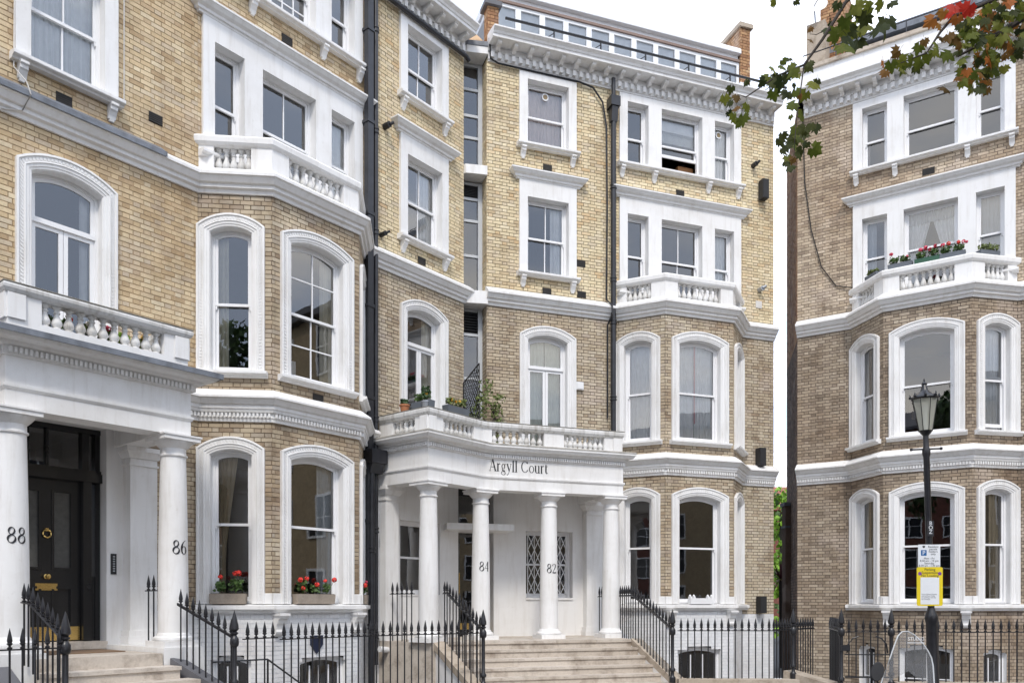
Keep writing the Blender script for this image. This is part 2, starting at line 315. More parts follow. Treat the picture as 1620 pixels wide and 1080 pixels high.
for key, b, h, pal, low in (("L", BL, hL, "L", "W"), ("C", BC, hC, "C", "W"), ("R", BR, hR, "R", None)):
    BAYF[key] = [Face(h, b.a, 0, SP, BOT, 8.5, pal, low), Face(h, b.b, 0, b.W, BOT, 8.5, pal, low), Face(h, b.e, 0, SP, BOT, 8.5, pal, low)]
retC = Frame(C.xy(-.651, -.38), AC + 90); Face(hC, retC, 0, .38, 4.35, TOP, "C")
_rc = R.xy(-1.29); _rb = (7.93, 23.9); _fl = math.hypot(_rc[0] - _rb[0], _rc[1] - _rb[1])
flank = Frame(_rb, math.degrees(math.atan2(_rc[0] - _rb[0], _rc[1] - _rb[1])))
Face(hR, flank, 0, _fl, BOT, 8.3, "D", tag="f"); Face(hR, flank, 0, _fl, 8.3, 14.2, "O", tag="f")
def hole_iv(h, z):
    if h[0] == 'r': return (h[1], h[2]) if h[3] < z < h[4] else None
    _, a, b, z0, zs, Rr, cz = h
    if z < z0: return None
    if z <= zs: return (a, b)
    if z >= cz + Rr: return None
    hw = min((b - a) / 2, math.sqrt(max(0, Rr * Rr - (z - cz) ** 2))); c = (a + b) / 2; return (c - hw, c + hw)
CO = .075; BH = .064; ST = .225; HD = .1125; JT = .010
def proj(p):
    return (CXP + FPX * p[0] / p[1], HZ - FPX * (p[2] - EYE) / p[1])
def build_bricks():
    per = {}
    brk_mesh = {}
    for fc in FACES:
        F = fc.F; k0 = int(math.floor(fc.z0 / CO)); k1 = int(math.ceil(fc.z1 / CO))
        for k in range(k0, k1):
            za = max(fc.z0, k * CO); zb = min(fc.z1, (k + 1) * CO)
            if zb - za < .02: continue
            zm = (za + zb) / 2
            cuts = sorted(x for x in (hole_iv(h, zm) for h in fc.holes) if x)
            segs = []; p = fc.s0
            for a, b in cuts:
                if a > p: segs.append((p, min(a, fc.s1)))
                p = max(p, b)
            if p < fc.s1: segs.append((p, fc.s1))
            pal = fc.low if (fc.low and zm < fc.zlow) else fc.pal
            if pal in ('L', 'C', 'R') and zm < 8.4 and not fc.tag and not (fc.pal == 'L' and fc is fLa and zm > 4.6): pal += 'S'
            rec = per.setdefault((fc.house.name, pal, fc.tag), dict(h=fc.house, m={}, b=[]))
            ph = 0.0 if k % 2 else (ST + HD) / 2
            for a, b in segs:
                if b - a < .015: continue
                rec['m'].setdefault(id(fc), []).append((F.w(a, -.008, za), F.w(b, -.008, za), F.w(b, -.008, zb), F.w(a, -.008, zb)))
                per_ = ST + HD; i0 = math.floor((a - ph) / per_)
                x = ph + i0 * per_; flip = 0
                while x < b:
                    ln = ST if flip == 0 else HD; flip ^= 1
                    c, d = max(x + JT / 2, a), min(x + ln - JT / 2, b); x += ln
                    if d - c > .025: rec['b'].append((F, c, d, za + .0055, min(zb, za + .0055 + BH), ln, fc))
    for (hn, pal, tg_), rec in per.items():
        h = rec['h']; walls = {}
        for fid, quads in rec['m'].items():
            me = bpy.data.meshes.new("mortar"); me.from_pydata([p for q in quads for p in q], [], [(4 * i, 4 * i + 1, 4 * i + 2, 4 * i + 3) for i in range(len(quads))])
            me.materials.append(MATS["mortar_" + pal]); walls[fid] = link("brick_wall", me, h)
        # the bricks that show largest become objects of their own
        area = []
        if pal in ("L", "C", "R") and not tg_:
            for i, (F, c, d, za, zb, ln, fc) in enumerate(rec['b']):
                if abs((d - c) - (ln - JT)) > .002 or zb - za < BH - .002: continue
                x, y = proj(F.w((c + d) / 2, 0, za)); x2, y2 = proj(F.w(d, 0, zb)); x1, _ = proj(F.w(c, 0, za))
                if not (5 < x < 1610 and 5 < y < 940) or x2 < x1: continue
                if fc.vis and not (fc.vis[0] < c and d < fc.vis[1] and fc.vis[2] < za < fc.vis[3]): continue
                area.append((abs((x2 - x1) * (y2 - y)), i))
            area.sort(reverse=True)
        own = set(i for _, i in area[:290])
        V = []; Fq = []; RN = []
        for i, (F, c, d, za, zb, ln, fc) in enumerate(rec['b']):
            of = rng.uniform(-.0015, .0025); t = rng.uniform(-.002, .002); rv = rng.random()
            if pal != "W": c += rng.uniform(0, .004); d -= rng.uniform(0, .004); zb -= rng.uniform(0, .004)
            if i in own:
                key = (ln > .2, pal)
                if key not in brk_mesh:
                    m = MB(); hw = (ln - JT) / 2 - .0015; hh = BH / 2; b_ = .004
                    m.add([(-hw, .012, -hh), (hw, .012, -hh), (hw, .012, hh), (-hw, .012, hh), (-hw, b_, -hh), (hw, b_, -hh), (hw, b_, hh), (-hw, b_, hh),
                           (-hw + b_, 0, -hh + b_), (hw - b_, 0, -hh + b_), (hw - b_, 0, hh - b_), (-hw + b_, 0, hh - b_)],
                          [(0, 1, 5, 4), (1, 2, 6, 5), (2, 3, 7, 6), (3, 0, 4, 7), (4, 5, 9, 8), (5, 6, 10, 9), (6, 7, 11, 10), (7, 4, 8, 11), (8, 9, 10, 11)])
                    brk_mesh[key] = m.mesh("brick", "brick_obj_" + pal)
                link("brick", brk_mesh[key], walls[id(fc)], loc=F.w((c + d) / 2, of, (za + zb) / 2), rotz=rz(F)); continue
            b = len(V)
            V += [F.w(c, -.014, za), F.w(d, -.014, za), F.w(d, -.014, zb), F.w(c, -.014, zb), F.w(c, of - t, za), F.w(d, of + t, za), F.w(d, of + t, zb), F.w(c, of - t, zb)]
            Fq += [(b + 4, b + 5, b + 6, b + 7), (b, b + 1, b + 5, b + 4), (b + 1, b + 2, b + 6, b + 5), (b + 2, b + 3, b + 7, b + 6), (b + 3, b, b + 4, b + 7)]
            RN += [rv] * 8
        me = bpy.data.meshes.new("bricks"); me.from_pydata(V, [], Fq); me.materials.append(MATS["brick_" + pal])
        at = me.attributes.new("rnd", 'FLOAT', 'POINT'); at.data.foreach_set("value", np.array(RN, dtype=np.float32))
        link("bricks", me, h, kind="stuff")

# ------------------------------------------------------------------ windows
def outline(a, b, z0, zs, Rr, cz, i, n=14):
    c = (a + b) / 2; hw = (b - a) / 2 - i
    if Rr is None: return [(c - hw, z0), (c - hw, zs - i), (c + hw, zs - i), (c + hw, z0)]
    Ri = Rr - i; pts = [(c - hw, z0)]
    for k in range(n + 1):
        x = -hw + 2 * hw * k / n; pts.append((c + x, cz + math.sqrt(Ri * Ri - x * x)))
    return pts + [(c + hw, z0)]
def clip(poly, ax, lim, keep_low):
    out = []; n = len(poly); ins = lambda p: (p[ax] <= lim) if keep_low else (p[ax] >= lim)
    for i in range(n):
        p, q = poly[i], poly[(i + 1) % n]
        if ins(p): out.append(p)
        if ins(p) != ins(q):
            t = (lim - p[ax]) / (q[ax] - p[ax]); out.append((p[0] + t * (q[0] - p[0]), p[1] + t * (q[1] - p[1])))
    return out
PANE_R = random.Random(3)
def pane(parent, F, poly, o, mat="glass"):
    if len(poly) < 3: return
    cs = sum(p[0] for p in poly) / len(poly); cz = sum(p[1] for p in poly) / len(poly)
    tx, tz = PANE_R.uniform(-.006, .006), PANE_R.uniform(-.006, .006)
    ar = sum(p[0] * q[1] - q[0] * p[1] for p, q in zip(poly, poly[1:] + poly[:1]))
    if ar < 0: poly = poly[::-1]
    me = bpy.data.meshes.new("pane"); me.from_pydata([F.w(s, o + (s - cs) * tx + (z - cz) * tz, z) for s, z in poly], [], [tuple(range(len(poly)))]); me.materials.append(MATS[mat]); link("pane", me, parent)
def sash(parent, F, a, b, z0, z1, Rr=None, cz=None, mid=None, style="sash", vb=0, hbu=0, hbl=0, gap=0.0, o=-.13, fw=.045, st=.045, mat="sash_paint", gmat="glass"):
    """a..b, z0..z1: the clear opening in the masonry; z1 = spring height when arched"""
    m = MB(); ol = lambda i, zb: outline(a, b, zb, z1, Rr, cz, i)
    def ring(i0, i1, o0, o1, zb):
        A, B = ol(i0, zb), ol(i1, zb)
        m.strip([F.w(s, o0, z) for s, z in A], [F.w(s, o0, z) for s, z in B]); m.strip([F.w(s, o0, z) for s, z in B], [F.w(s, o1, z) for s, z in B])
    ring(0, fw, o, o - .07, z0)
    m.box(F, a, b, o - .08, o + .02, z0 - .01, z0 + .035)
    zi = z0 + .035; i2 = fw + st
    if style == "sash":
        mr = mid; mh = .022
        ring(fw, i2, o - .02, o - .05, mr - mh)
        m.box(F, a + fw, b - fw, o - .052, o - .012, mr - mh, mr + mh)
        up = clip(ol(i2 - .006, mr), 1, mr, False)
        lz = zi + gap
        for (x0, x1) in ((a + fw, a + i2), (b - i2, b - fw)): m.box(F, x0, x1, o - .09, o - .055, lz, mr + mh + (gap if gap else 0))
        m.box(F, a + i2, b - i2, o - .09, o - .055, lz, lz + .07)
        if gap: m.box(F, a + i2, b - i2, o - .09, o - .055, mr - mh + gap, mr + mh + gap)
        for s_ in (a + fw + .012, b - fw - .012):   # sash horns
            m.sz(F, [(s_ - .018, mr - mh), (s_ + .018, mr - mh), (s_ + .012, mr - mh - .05), (s_ - .004, mr - mh - .07)], o - .05, o - .016)
        xs = [a + i2 + (b - a - 2 * i2) * (k + 1) / (vb + 1) for k in range(vb)]
        for x in xs:
            zt = (cz + math.sqrt((Rr - i2) ** 2 - (x - (a + b) / 2) ** 2)) if Rr else z1 - i2
            m.box(F, x - .011, x + .011, o - .045, o - .018, mr + mh, zt + .01); m.box(F, x - .011, x + .011, o - .085, o - .058, lz + .07, mr - mh + gap)
        hu = [mr + (z1 - mr) * (k + 1) / (hbu + 1) for k in range(hbu)]; hl = [lz + .07 + (mr - lz - .07) * (k + 1) / (hbl + 1) for k in range(hbl)]
        for z in hu: m.box(F, a + i2, b - i2, o - .043, o - .020, z - .011, z + .011)
        for z in hl: m.box(F, a + i2, b - i2, o - .083, o - .060, z - .011, z + .011)
        s_ob = m.obj("sash", mat, parent)
        X = [a + i2 - .006] + xs + [b - i2 + .006]
        for p0, p1 in zip(X[:-1], X[1:]):
            Zu = [mr] + hu + [99]
            for q0, q1 in zip(Zu[:-1], Zu[1:]):
                pane(parent, F, clip(clip(clip(clip(up, 0, p0, False), 0, p1, True), 1, q0, False), 1, q1, True), o - .032, gmat)
            Zl = [lz + .06] + hl + [mr + gap]
            for q0, q1 in zip(Zl[:-1], Zl[1:]): pane(parent, F, [(p0, q0), (p1, q0), (p1, q1), (p0, q1)], o - .072, gmat)
    elif style == "french":
        tz = mid; c = (a + b) / 2
        ring(fw, i2 + .01, o - .02, o - .05, tz)
        m.box(F, a + fw, b - fw, o - .06, o + .012, tz - .035, tz + .035)
        for x0, x1 in ((a + fw, a + fw + .06), (c - .065, c - .004), (c + .004, c + .065), (b - fw - .06, b - fw)): m.box(F, x0, x1, o - .06, o - .02, zi, tz - .035)
        for x0, x1 in ((a + fw + .06, c - .065), (c + .065, b - fw - .06)):
            m.box(F, x0, x1, o - .06, o - .02, tz - .095, tz - .035); m.box(F, x0, x1, o - .06, o - .02, zi, zi + .14)
            for k in range(hbl):
                z = zi + .14 + (tz - .1 - zi - .14) * .22; m.box(F, x0, x1, o - .05, o - .026, z - .012, z + .012)
        m.obj("casement", mat, parent)
        pane(parent, F, clip(ol(i2, tz), 1, tz + .03, False), o - .035, gmat)
        for x0, x1 in ((a + fw + .055, c - .06), (c + .06, b - fw - .055)): pane(parent, F, [(x0, zi + .13), (x1, zi + .13), (x1, tz - .09), (x0, tz - .09)], o - .04, gmat)
    else:
        ring(fw, i2, o - .02, o - .05, zi); m.box(F, a + i2, b - i2, o - .05, o - .02, zi, zi + .05)
        xs = [a + i2 + (b - a - 2 * i2) * (k + 1) / (vb + 1) for k in range(vb)]; hs = [zi + (z1 - zi) * (k + 1) / (hbl + 1) for k in range(hbl)]
        for x in xs: m.box(F, x - .012, x + .012, o - .048, o - .022, zi + .05, z1 - i2)
        for z in hs: m.box(F, a + i2, b - i2, o - .046, o - .024, z - .012, z + .012)
        m.obj("sash", mat, parent)
        X = [a + i2 - .006] + xs + [b - i2 + .006]; Z = [zi + .04] + hs + [99]; pl = ol(i2 - .006, zi + .04)
        for p0, p1 in zip(X[:-1], X[1:]):
            for q0, q1 in zip(Z[:-1], Z[1:]): pane(parent, F, clip(clip(clip(clip(pl, 0, p0, False), 0, p1, True), 1, q0, False), 1, q1, True), o - .035, gmat)
def arch_params(w, rise): Rr = (w * w / 4 + rise * rise) / (2 * rise); return Rr
def arched_window(house, face, s0, s1, z0, zs, rise=.21, label=None, sill=True, mid=None, style="sash", **kw):
    F = face.F; w = s1 - s0; Rr = arch_params(w, rise); cz = zs + rise - Rr
    face.holes.append(('a', s0 + .04, s1 - .04, z0, zs - .03, Rr - .04, cz))
    m = MB(); prof = [(0, -.02), (0, .062), (.03, .066), (.042, .045), (.098, .042), (.104, .058), (.122, .06), (.13, .046), (.165, .044), (.172, .034), (.20, .03), (.21, .012), (.215, .012), (.215, -.135)]
    outs = [outline(s0, s1, z0, zs, Rr, cz, i) for i, _ in prof]
    for k in range(len(prof) - 1):
        m.strip([F.w(s, prof[k][1], z) for s, z in outs[k]], [F.w(s, prof[k + 1][1], z) for s, z in outs[k + 1]])
    # egg-and-dart: small beads along the moulding
    A, B = outline(s0, s1, z0, zs, Rr, cz, .05, 30), outline(s0, s1, z0, zs, Rr, cz, .09, 30)
    def samples(P):
        d = [0]
        for p, q in zip(P[:-1], P[1:]): d.append(d[-1] + math.hypot(q[0] - p[0], q[1] - p[1]))
        return d
    dA, dB = samples(A), samples(B)
    def at(P, d, t):
        x = t * d[-1]; i = 0
        while i < len(d) - 2 and d[i + 1] < x: i += 1
        u = (x - d[i]) / (d[i + 1] - d[i]); return (P[i][0] + u * (P[i + 1][0] - P[i][0]), P[i][1] + u * (P[i + 1][1] - P[i][1]))
    nb = int(dA[-1] / .052)
    for k in range(nb):
        t0, t1 = (k + .22) / nb, (k + .78) / nb
        q = [at(A, dA, t0), at(A, dA, t1), at(B, dB, t1), at(B, dB, t0)]
        m.sz(F, q, .036, .0525)
    win = m.obj("window", "white_paint", house, label=label)
    i = .215
    sash(win, F, s0 + i, s1 - i, z0 + .02, zs - 0.0, Rr - i, cz, mid=mid, style=style, **kw)
    if sill:
        q = MB(); q.oz(F, s0 - .05, s1 + .05, [(-.14, z0 - .10), (.06, z0 - .10), (.085, z0 - .065), (.13, z0 - .055), (.14, z0 - .045), (.14, z0 - .005), (-.14, z0 + .02)])
        q.obj("sill", "white_paint", win)
    return win
def bracket(parent, F, s, zt, h=.21, w=.11, out=.15, mat="white_paint"):
    m = MB(); m.oz(F, s - w / 2, s + w / 2, [(-.01, zt), (out, zt), (out, zt - .035), (out - .03, zt - .05), (out - .035, zt - h * .45), (out - .06, zt - h * .55), (.055, zt - h * .8), (.04, zt - h), (-.01, zt - h)])
    m.oz(F, s - w / 2 + .02, s + w / 2 - .02, [(.0, zt - h + .005), (.05, zt - h + .01), (.035, zt - h - .035), (0, zt - h - .035)])
    m.obj("bracket", mat, parent)
def panel_window(house, face, s0, s1, zsill, ztop, openings, zo, specs, head=None, hole_bot=None, brackets=(), label=None, proud=.055, sash_kw={}):
    """flat white stucco panel with one or three rectangular openings, a sill and sometimes a cornice over it"""
    F = face.F; face.holes.append(('r', s0 + .03, s1 - .03, zsill - .02, ztop - .03))
    m = MB(); xs = [s0] + [v for ab in openings for v in ab] + [s1]
    for k in range(0, len(xs), 2): m.box(F, xs[k], xs[k + 1], -.14, proud, zsill - .005, zo)
    m.box(F, s0, s1, -.14, proud, zo, ztop)
    win = m.obj("window", "white_paint", house, label=label)
    for (a, b), sp in zip(openings, specs): sash(win, F, a, b, zsill, zo, **{**sash_kw, **sp})
    q = MB(); q.oz(F, s0 - .06, s1 + .06, [(-.13, zsill - .10), (.10, zsill - .10), (.115, zsill - .075), (.16, zsill - .065), (.17, zsill - .055), (.17, zsill - .012), (.06, zsill + .006), (-.13, zsill + .006)])
    q.obj("sill", "white_paint", win)
    for s in brackets: bracket(win, F, s, zsill - .10)
    if head:
        q = MB(); a, b = s0 - .09, s1 + .09; zt = head
        prof = [(-.02, 0), (.062, 0), (.07, .03), (.10, .04), (.11, .08), (.16, .11), (.20, .16), (.215, .17), (.215, .20), (.06, .245), (-.02, .25)]
        P = F.xy
        q.sweep([P(a + .07, -.02), P(a + .07, 0), P(b - .07, 0), P(b - .07, -.02)], [(o, zt + z) for o, z in prof]); q.obj("head_cornice", "white_paint", win)
    return win
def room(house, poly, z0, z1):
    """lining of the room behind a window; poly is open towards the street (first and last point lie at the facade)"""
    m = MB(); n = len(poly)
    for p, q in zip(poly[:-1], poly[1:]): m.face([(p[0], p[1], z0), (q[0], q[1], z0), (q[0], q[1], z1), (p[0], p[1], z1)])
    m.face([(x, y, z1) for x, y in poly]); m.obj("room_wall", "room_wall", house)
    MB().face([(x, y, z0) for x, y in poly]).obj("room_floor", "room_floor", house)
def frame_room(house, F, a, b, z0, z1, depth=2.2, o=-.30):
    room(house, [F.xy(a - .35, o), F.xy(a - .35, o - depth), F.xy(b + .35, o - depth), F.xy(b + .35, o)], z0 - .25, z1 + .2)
CUR = [0]
def curtain(F, a, b, z0, z1, mat, label, o=-.265, folds=None, gather=None, amp=.02, group=None, cat="curtain", name="curtain"):
    """hanging cloth with vertical folds; gather=(a2,b2) is its width at the bottom"""
    n = max(8, int((b - a) * 70)); folds = folds or max(3, int((b - a) * 11)); rows = 9; m = MB(); pts = []
    r2 = random.Random(int(a * 1000) + int(z0 * 77)); ph = r2.uniform(0, 6)
    for j in range(rows):
        t = j / (rows - 1); z = z1 + (z0 - z1) * t
        if gather: g = min(1, t * 1.5); a_, b_ = a + (gather[0] - a) * g, b + (gather[1] - b) * g
        else: a_, b_ = a, b
        for i in range(n + 1):
            u = i / n; ww = math.sin(2 * math.pi * folds * u + ph + .7 * math.sin(5 * u + ph)) + .4 * math.sin(2 * math.pi * folds * 2.3 * u + ph)
            pts.append(F.w(a_ + (b_ - a_) * u, o + amp * ww * (.6 + .5 * t), z))
    m.add(pts, [(j * (n + 1) + i, j * (n + 1) + i + 1, (j + 1) * (n + 1) + i + 1, (j + 1) * (n + 1) + i) for j in range(rows - 1) for i in range(n)])
    return m.obj(name, mat, None, smooth=True, label=label, cat=cat, group=group)
# ------------------------------------------------------------------ cornices, balustrades
def seglist(path):
    out = []
    for p, q in zip(path[:-1], path[1:]):
        l = math.hypot(q[0] - p[0], q[1] - p[1]); out.append((Frame(p, math.degrees(math.atan2(q[0] - p[0], q[1] - p[1]))), l))
    return out
def dentils(parent, path, o0, o1, z0, z1, w, pitch, mat="white_paint"):
    m = MB()
    for F, l in seglist(path):
        n = max(1, int(l / pitch))
        for k in range(n):
            c = (k + .5) * l / n; m.box(F, c - w / 2, c + w / 2, o0, o1, z0, z1)
    m.obj("dentil_band", mat, parent, kind="stuff")
P_C0 = [(-.02, 4.60), (.03, 4.60), (.034, 4.655), (.045, 4.66), (.045, 4.735), (.085, 4.745), (.10, 4.79), (.115, 4.80), (.115, 4.855), (.15, 4.87), (.20, 4.94), (.23, 4.955), (.23, 4.985), (.05, 5.12), (-.02, 5.125)]
P_C1 = [(-.02, 8.33), (.035, 8.335), (.05, 8.385), (.095, 8.41), (.10, 8.46), (.14, 8.475), (.19, 8.555), (.215, 8.57), (.215, 8.615), (.03, 8.75), (-.02, 8.755)]
P_MC = [(-.02, 13.83), (.03, 13.83), (.035, 13.865), (.05, 13.87), (.05, 14.03), (.08, 14.04), (.08, 14.155), (.40, 14.155), (.41, 14.16), (.41, 14.225), (.43, 14.23), (.45, 14.27), (.50, 14.31), (.515, 14.32), (.515, 14.35), (.2, 14.42), (-.02, 14.44)]
def string_course(house, path, prof, name, dz=None, mat="white_paint"):
    o = MB().sweep(path, prof).obj(name, mat, house)
    if dz: dentils(o, path, .03, .088, dz[0], dz[1], dz[2], dz[3])
    return o
def modillion_mesh():
    m = MB(); F = Frame((0, 0), 90)
    m.oz(F, -.045, .045, [(0, .10), (.26, .10), (.26, .07), (.22, .045), (.14, .035), (.09, .0), (.0, -.005)]); m.box(F, -.055, .055, 0, .275, .101, .115)
    return m.mesh("modillion", "white_paint")
MOD = modillion_mesh()
def main_cornice(house, path, pitch=.375):
    c = MB().sweep(path, P_MC).obj("roof_cornice", "white_paint", house)
    dentils(c, path, .05, .125, 13.89, 14.01, .08, .165)
    for F, l in seglist(path):
        if l < .3: continue
        n = max(1, int(round(l / pitch)))
        for k in range(n): link("modillion", MOD, c, loc=F.w((k + .5) * l / n, .078, 14.036), rotz=rz(F))
    return c
BAL = {}
def baluster_mesh(h, r=.062):
    key = round(h, 3)
    if key not in BAL:
        p = [(1.0, 0), (1.0, .07), (.72, .09), (.62, .12), (.80, .16), (1.0, .24), (1.05, .31), (.92, .40), (.62, .53), (.48, .62), (.46, .68), (.66, .71), (.66, .75), (.48, .77), (.52, .84), (.80, .91), (.95, .93), (.95, 1.0)]
        BAL[key] = MB().lathe(0, 0, [(r * a, h * b) for a, b in p], 12).mesh("baluster", "white_weathered", True)
    return BAL[key]
def balustrade(house, segs, z0, za, zb, z1, th=.22, o=-.01, mat="white_paint", railmat="white_paint", railpath=None, label=None):
    path = railpath or ([F.xy(0) for F, l, _ in segs] + [segs[-1][0].xy(segs[-1][1])])
    m = MB(); m.sweep(path, [(o, z0), (o, za), (o - th, za), (o - th, z0)], closed=True)
    for F, l, ops in segs:
        p = 0.0
        for a, b, n in list(ops) + [(l, l, 0)]:
            if a - p > .01: m.box(F, p, a, o - th, o, za - .001, zb)
            p = b
    base = m.obj("balustrade", mat, house, label=label)
    MB().sweep(path, [(o, zb), (o + .03, zb + .015), (o + .055, zb + .05), (o + .06, z1 - .03), (o + .045, z1), (o - th - .05, z1), (o - th - .05, zb + .04), (o - th, zb)], closed=True).obj("coping_rail", railmat, base)
    me = baluster_mesh(zb - za)
    for F, l, ops in segs:
        for a, b, n in ops:
            for k in range(n): link("baluster", me, base, loc=F.w(a + (k + .5) * (b - a) / n, o - th / 2, za))
    return base
TRI = [(-1.49, -.93), (-.57, .57), (.93, 1.49)]
def bay_house(house, key, bay, flat_faces, upper, labels, g_spec, f_spec, t2, t3, low):
    fa, fb, fe = BAYF[key]; W = bay.W
    wins = {}
    wins['gl'] = arched_window(house, fa, .53 - .545, .53 + .545, 1.60, 4.16, .19, sill=False, mid=2.92, **g_spec[0])
    wins['gf'] = arched_window(house, fb, W / 2 - .77, W / 2 + .77, 1.60, 4.16, .19, sill=False, mid=2.92, **g_spec[1])
    wins['gr'] = arched_window(house, fe, .66 - .545, .66 + .545, 1.60, 4.16, .19, sill=False, mid=2.92, **g_spec[2])
    wins['fl'] = arched_window(house, fa, .53 - .545, .53 + .545, 5.42, 7.81, .20, mid=6.57, **f_spec[0])
    wins['ff'] = arched_window(house, fb, W / 2 - .77, W / 2 + .77, 5.42, 7.81, .20, mid=6.57, **f_spec[1])
    wins['fr'] = arched_window(house, fe, .66 - .545, .66 + .545, 5.42, 7.81, .20, mid=6.57, **f_spec[2])
    c = bay.c; op = [(c + a, c + b) for a, b in TRI]
    upper.holes.append(('r', c - 1.68, c + 1.68, 8.3, 9.1))
    MB().box(upper.F, c - 1.70, c + 1.70, -.14, .03, 8.60, 8.95).obj("balcony_back_wall", "white_paint", house)
    wins['t2'] = panel_window(house, upper, c - 1.70, c + 1.70, 9.05, 11.30, op, 10.94, t2, head=11.30, sash_kw=dict(mid=10.0))
    wins['t3'] = panel_window(house, upper, c - 1.70, c + 1.70, 12.14, 13.80, op, 13.62, t3, brackets=(c - 1.63, c - .76, c + .76, c + 1.63), sash_kw=dict(mid=12.84))
    # rooms behind, one per storey
    q = [bay.F.xy(bay.s0 + .25, -.3), bay.F.xy(bay.s0 - .1, -3.2), bay.F.xy(bay.s1 + .1, -3.2), bay.F.xy(bay.s1 - .25, -.3)]
    inn = [bay.F.xy(bay.s1 - .42, -.02), bay.e.xy(.1, -.34), bay.a.xy(SP - .1, -.34), bay.F.xy(bay.s0 + .42, -.02)]
    for z0, z1 in ((.9, 4.5), (4.75, 8.25)):
        room(house, q, z0, z1)
        m = MB(); m.face([(x, y, z1) for x, y in [q[0], q[3]] + inn]); m.obj("room_wall", "room_wall", house)
        MB().face([(x, y, z0) for x, y in [q[0], q[3]] + inn]).obj("room_floor", "room_floor", house)
    frame_room(house, bay.F, c - 1.5, c + 1.5, 9.0, 11.2, 3.0); frame_room(house, bay.F, c - 1.5, c + 1.5, 12.1, 13.5, 3.0)
    # ground floor sill slab, aprons and consoles
    path = [bay.F.xy(bay.s0 - .12)] + bay.pts + [bay.F.xy(bay.s1 + .12)]
    MB().sweep(path, [(-.03, 1.45), (.07, 1.455), (.085, 1.49), (.13, 1.51), (.14, 1.515), (.14, 1.575), (-.03, 1.60)]).obj("sill_slab", "white_paint", house)
    m = MB()
    for F, l, ivs in ((bay.a, SP, [(1.075, SP)]), (bay.b, W, [(0, W / 2 - .77), (W / 2 + .77, W)]), (bay.e, SP, [(0, .115)])):
        for a, b in ivs: m.box(F, a, b, -.05, .04, 1.602, 1.78)
    m.obj("apron", "white_paint", house)
    for s in (.10, W - .10):
        q2 = MB(); q2.oz(bay.b, s - .085, s + .085, [(-.01, 1.45), (.20, 1.45), (.21, 1.41), (.20, 1.37), (.15, 1.34), (.13, 1.28), (.10, 1.25), (.085, 1.18), (.10, 1.14), (.08, 1.10), (.03, 1.07), (-.01, 1.07)])
        q2.box(bay.b, s - .105, s + .105, -.01, .225, 1.405, 1.448); q2.obj("console", "white_paint", house)
    # balcony over the bay
    balustrade(house, [(Frame(bay.a.xy(-.22), bay.a.a), SP + .22, [(.47, 1.07, 5)]), (bay.b, W, [(.34, W - .34, 8)]), (bay.e, SP + .22, [(.34, .94, 5)])], 8.60, 8.735, 9.13, 9.29)
    MB().face([(x, y, 8.66) for x, y in bay.pts]).obj("balcony_floor", "lead", house)
    return wins
P0 = {}
def single_axis(house, face, sc, specs, labels=(None, None, None), z1bot=4.95):
    a, b = sc - .71, sc + .71
    w3 = panel_window(house, face, a, b, 12.14, 13.80, [(sc - .51, sc + .51)], 13.62, [specs[2]], brackets=(sc - .62, sc + .62), sash_kw=dict(mid=12.86))
    w2 = panel_window(house, face, a, b, 9.20, 11.30, [(sc - .51, sc + .51)], 10.93, [specs[1]], head=11.30, brackets=(sc - .62, sc + .62), sash_kw=dict(mid=10.06))
    w1 = arched_window(house, face, sc - .70, sc + .70, z1bot, 7.79, .22, sill=False, mid=7.08, style="french", **specs[0])
    for z0, z1 in ((12.1, 13.6), (9.2, 10.9), (4.9, 7.9)): frame_room(house, face.F, sc - .5, sc + .5, z0, z1, 2.6)
    return w1, w2, w3
# ---- left house
wL = bay_house(hL, "L", BL, None, fLu, None, [{}, {}, {}], [{}, dict(vb=1, hbu=1, hbl=1), {}], [{}, dict(vb=1), dict(gap=.06)], [dict(vb=1), dict(vb=3, hbu=1, hbl=1), {}], True)
sL = single_axis(hL, fLa, -1.41, [{}, dict(vb=1), dict(vb=1)])
string_course(hL, [L.xy(-5.5)] + BL.pts + [L.xy(4.40)], P_C1, "string_course")
string_course(hL, [L.xy(-.42)] + BL.pts + [L.xy(4.40)], P_C0, "storey_cornice", (4.665, 4.73, .032, .062), "white_paint")
m = MB(); m.sweep([L.xy(-5.5), L.xy(-.02)], [(.03, 8.765), (.19, 8.64), (.225, 8.628), (.232, 8.58), (.236, 8.58), (.236, 8.655), (.20, 8.675), (.03, 8.80), (.004, 8.81), (.004, 8.79)], closed=True); m.obj("lead_flashing", "lead", hL)
main_cornice(hL, [L.xy(-5.5), L.xy(4.39)])
# ---- corner house (its left wing lies in the plane of the left house)
wC = bay_house(hC, "C", BC, None, fCu, None, [{}, {}, {}], [{}, {}, {}], [{}, dict(vb=1), {}], [{}, dict(gap=.42), {}], True)
sM = single_axis(hC, fM, 5.81, [dict(hbl=1), dict(vb=1, gap=.06), dict(vb=1)]); sC = single_axis(hC, fCa, .83, [{}, dict(vb=1), {}])
string_course(hC, [L.xy(4.402), L.xy(7.20)], P_C1, "string_course"); string_course(hC, [C.xy(-.68)] + BC.pts + [C.xy(7.085)], P_C1, "string_course")
string_course(hC, [C.xy(2.0)] + BC.pts + [C.xy(7.085)], P_C0, "storey_cornice", (4.665, 4.73, .032, .062))
main_cornice(hC, [L.xy(4.402), L.xy(7.03)]); main_cornice(hC, [C.xy(-.63), C.xy(7.05)])
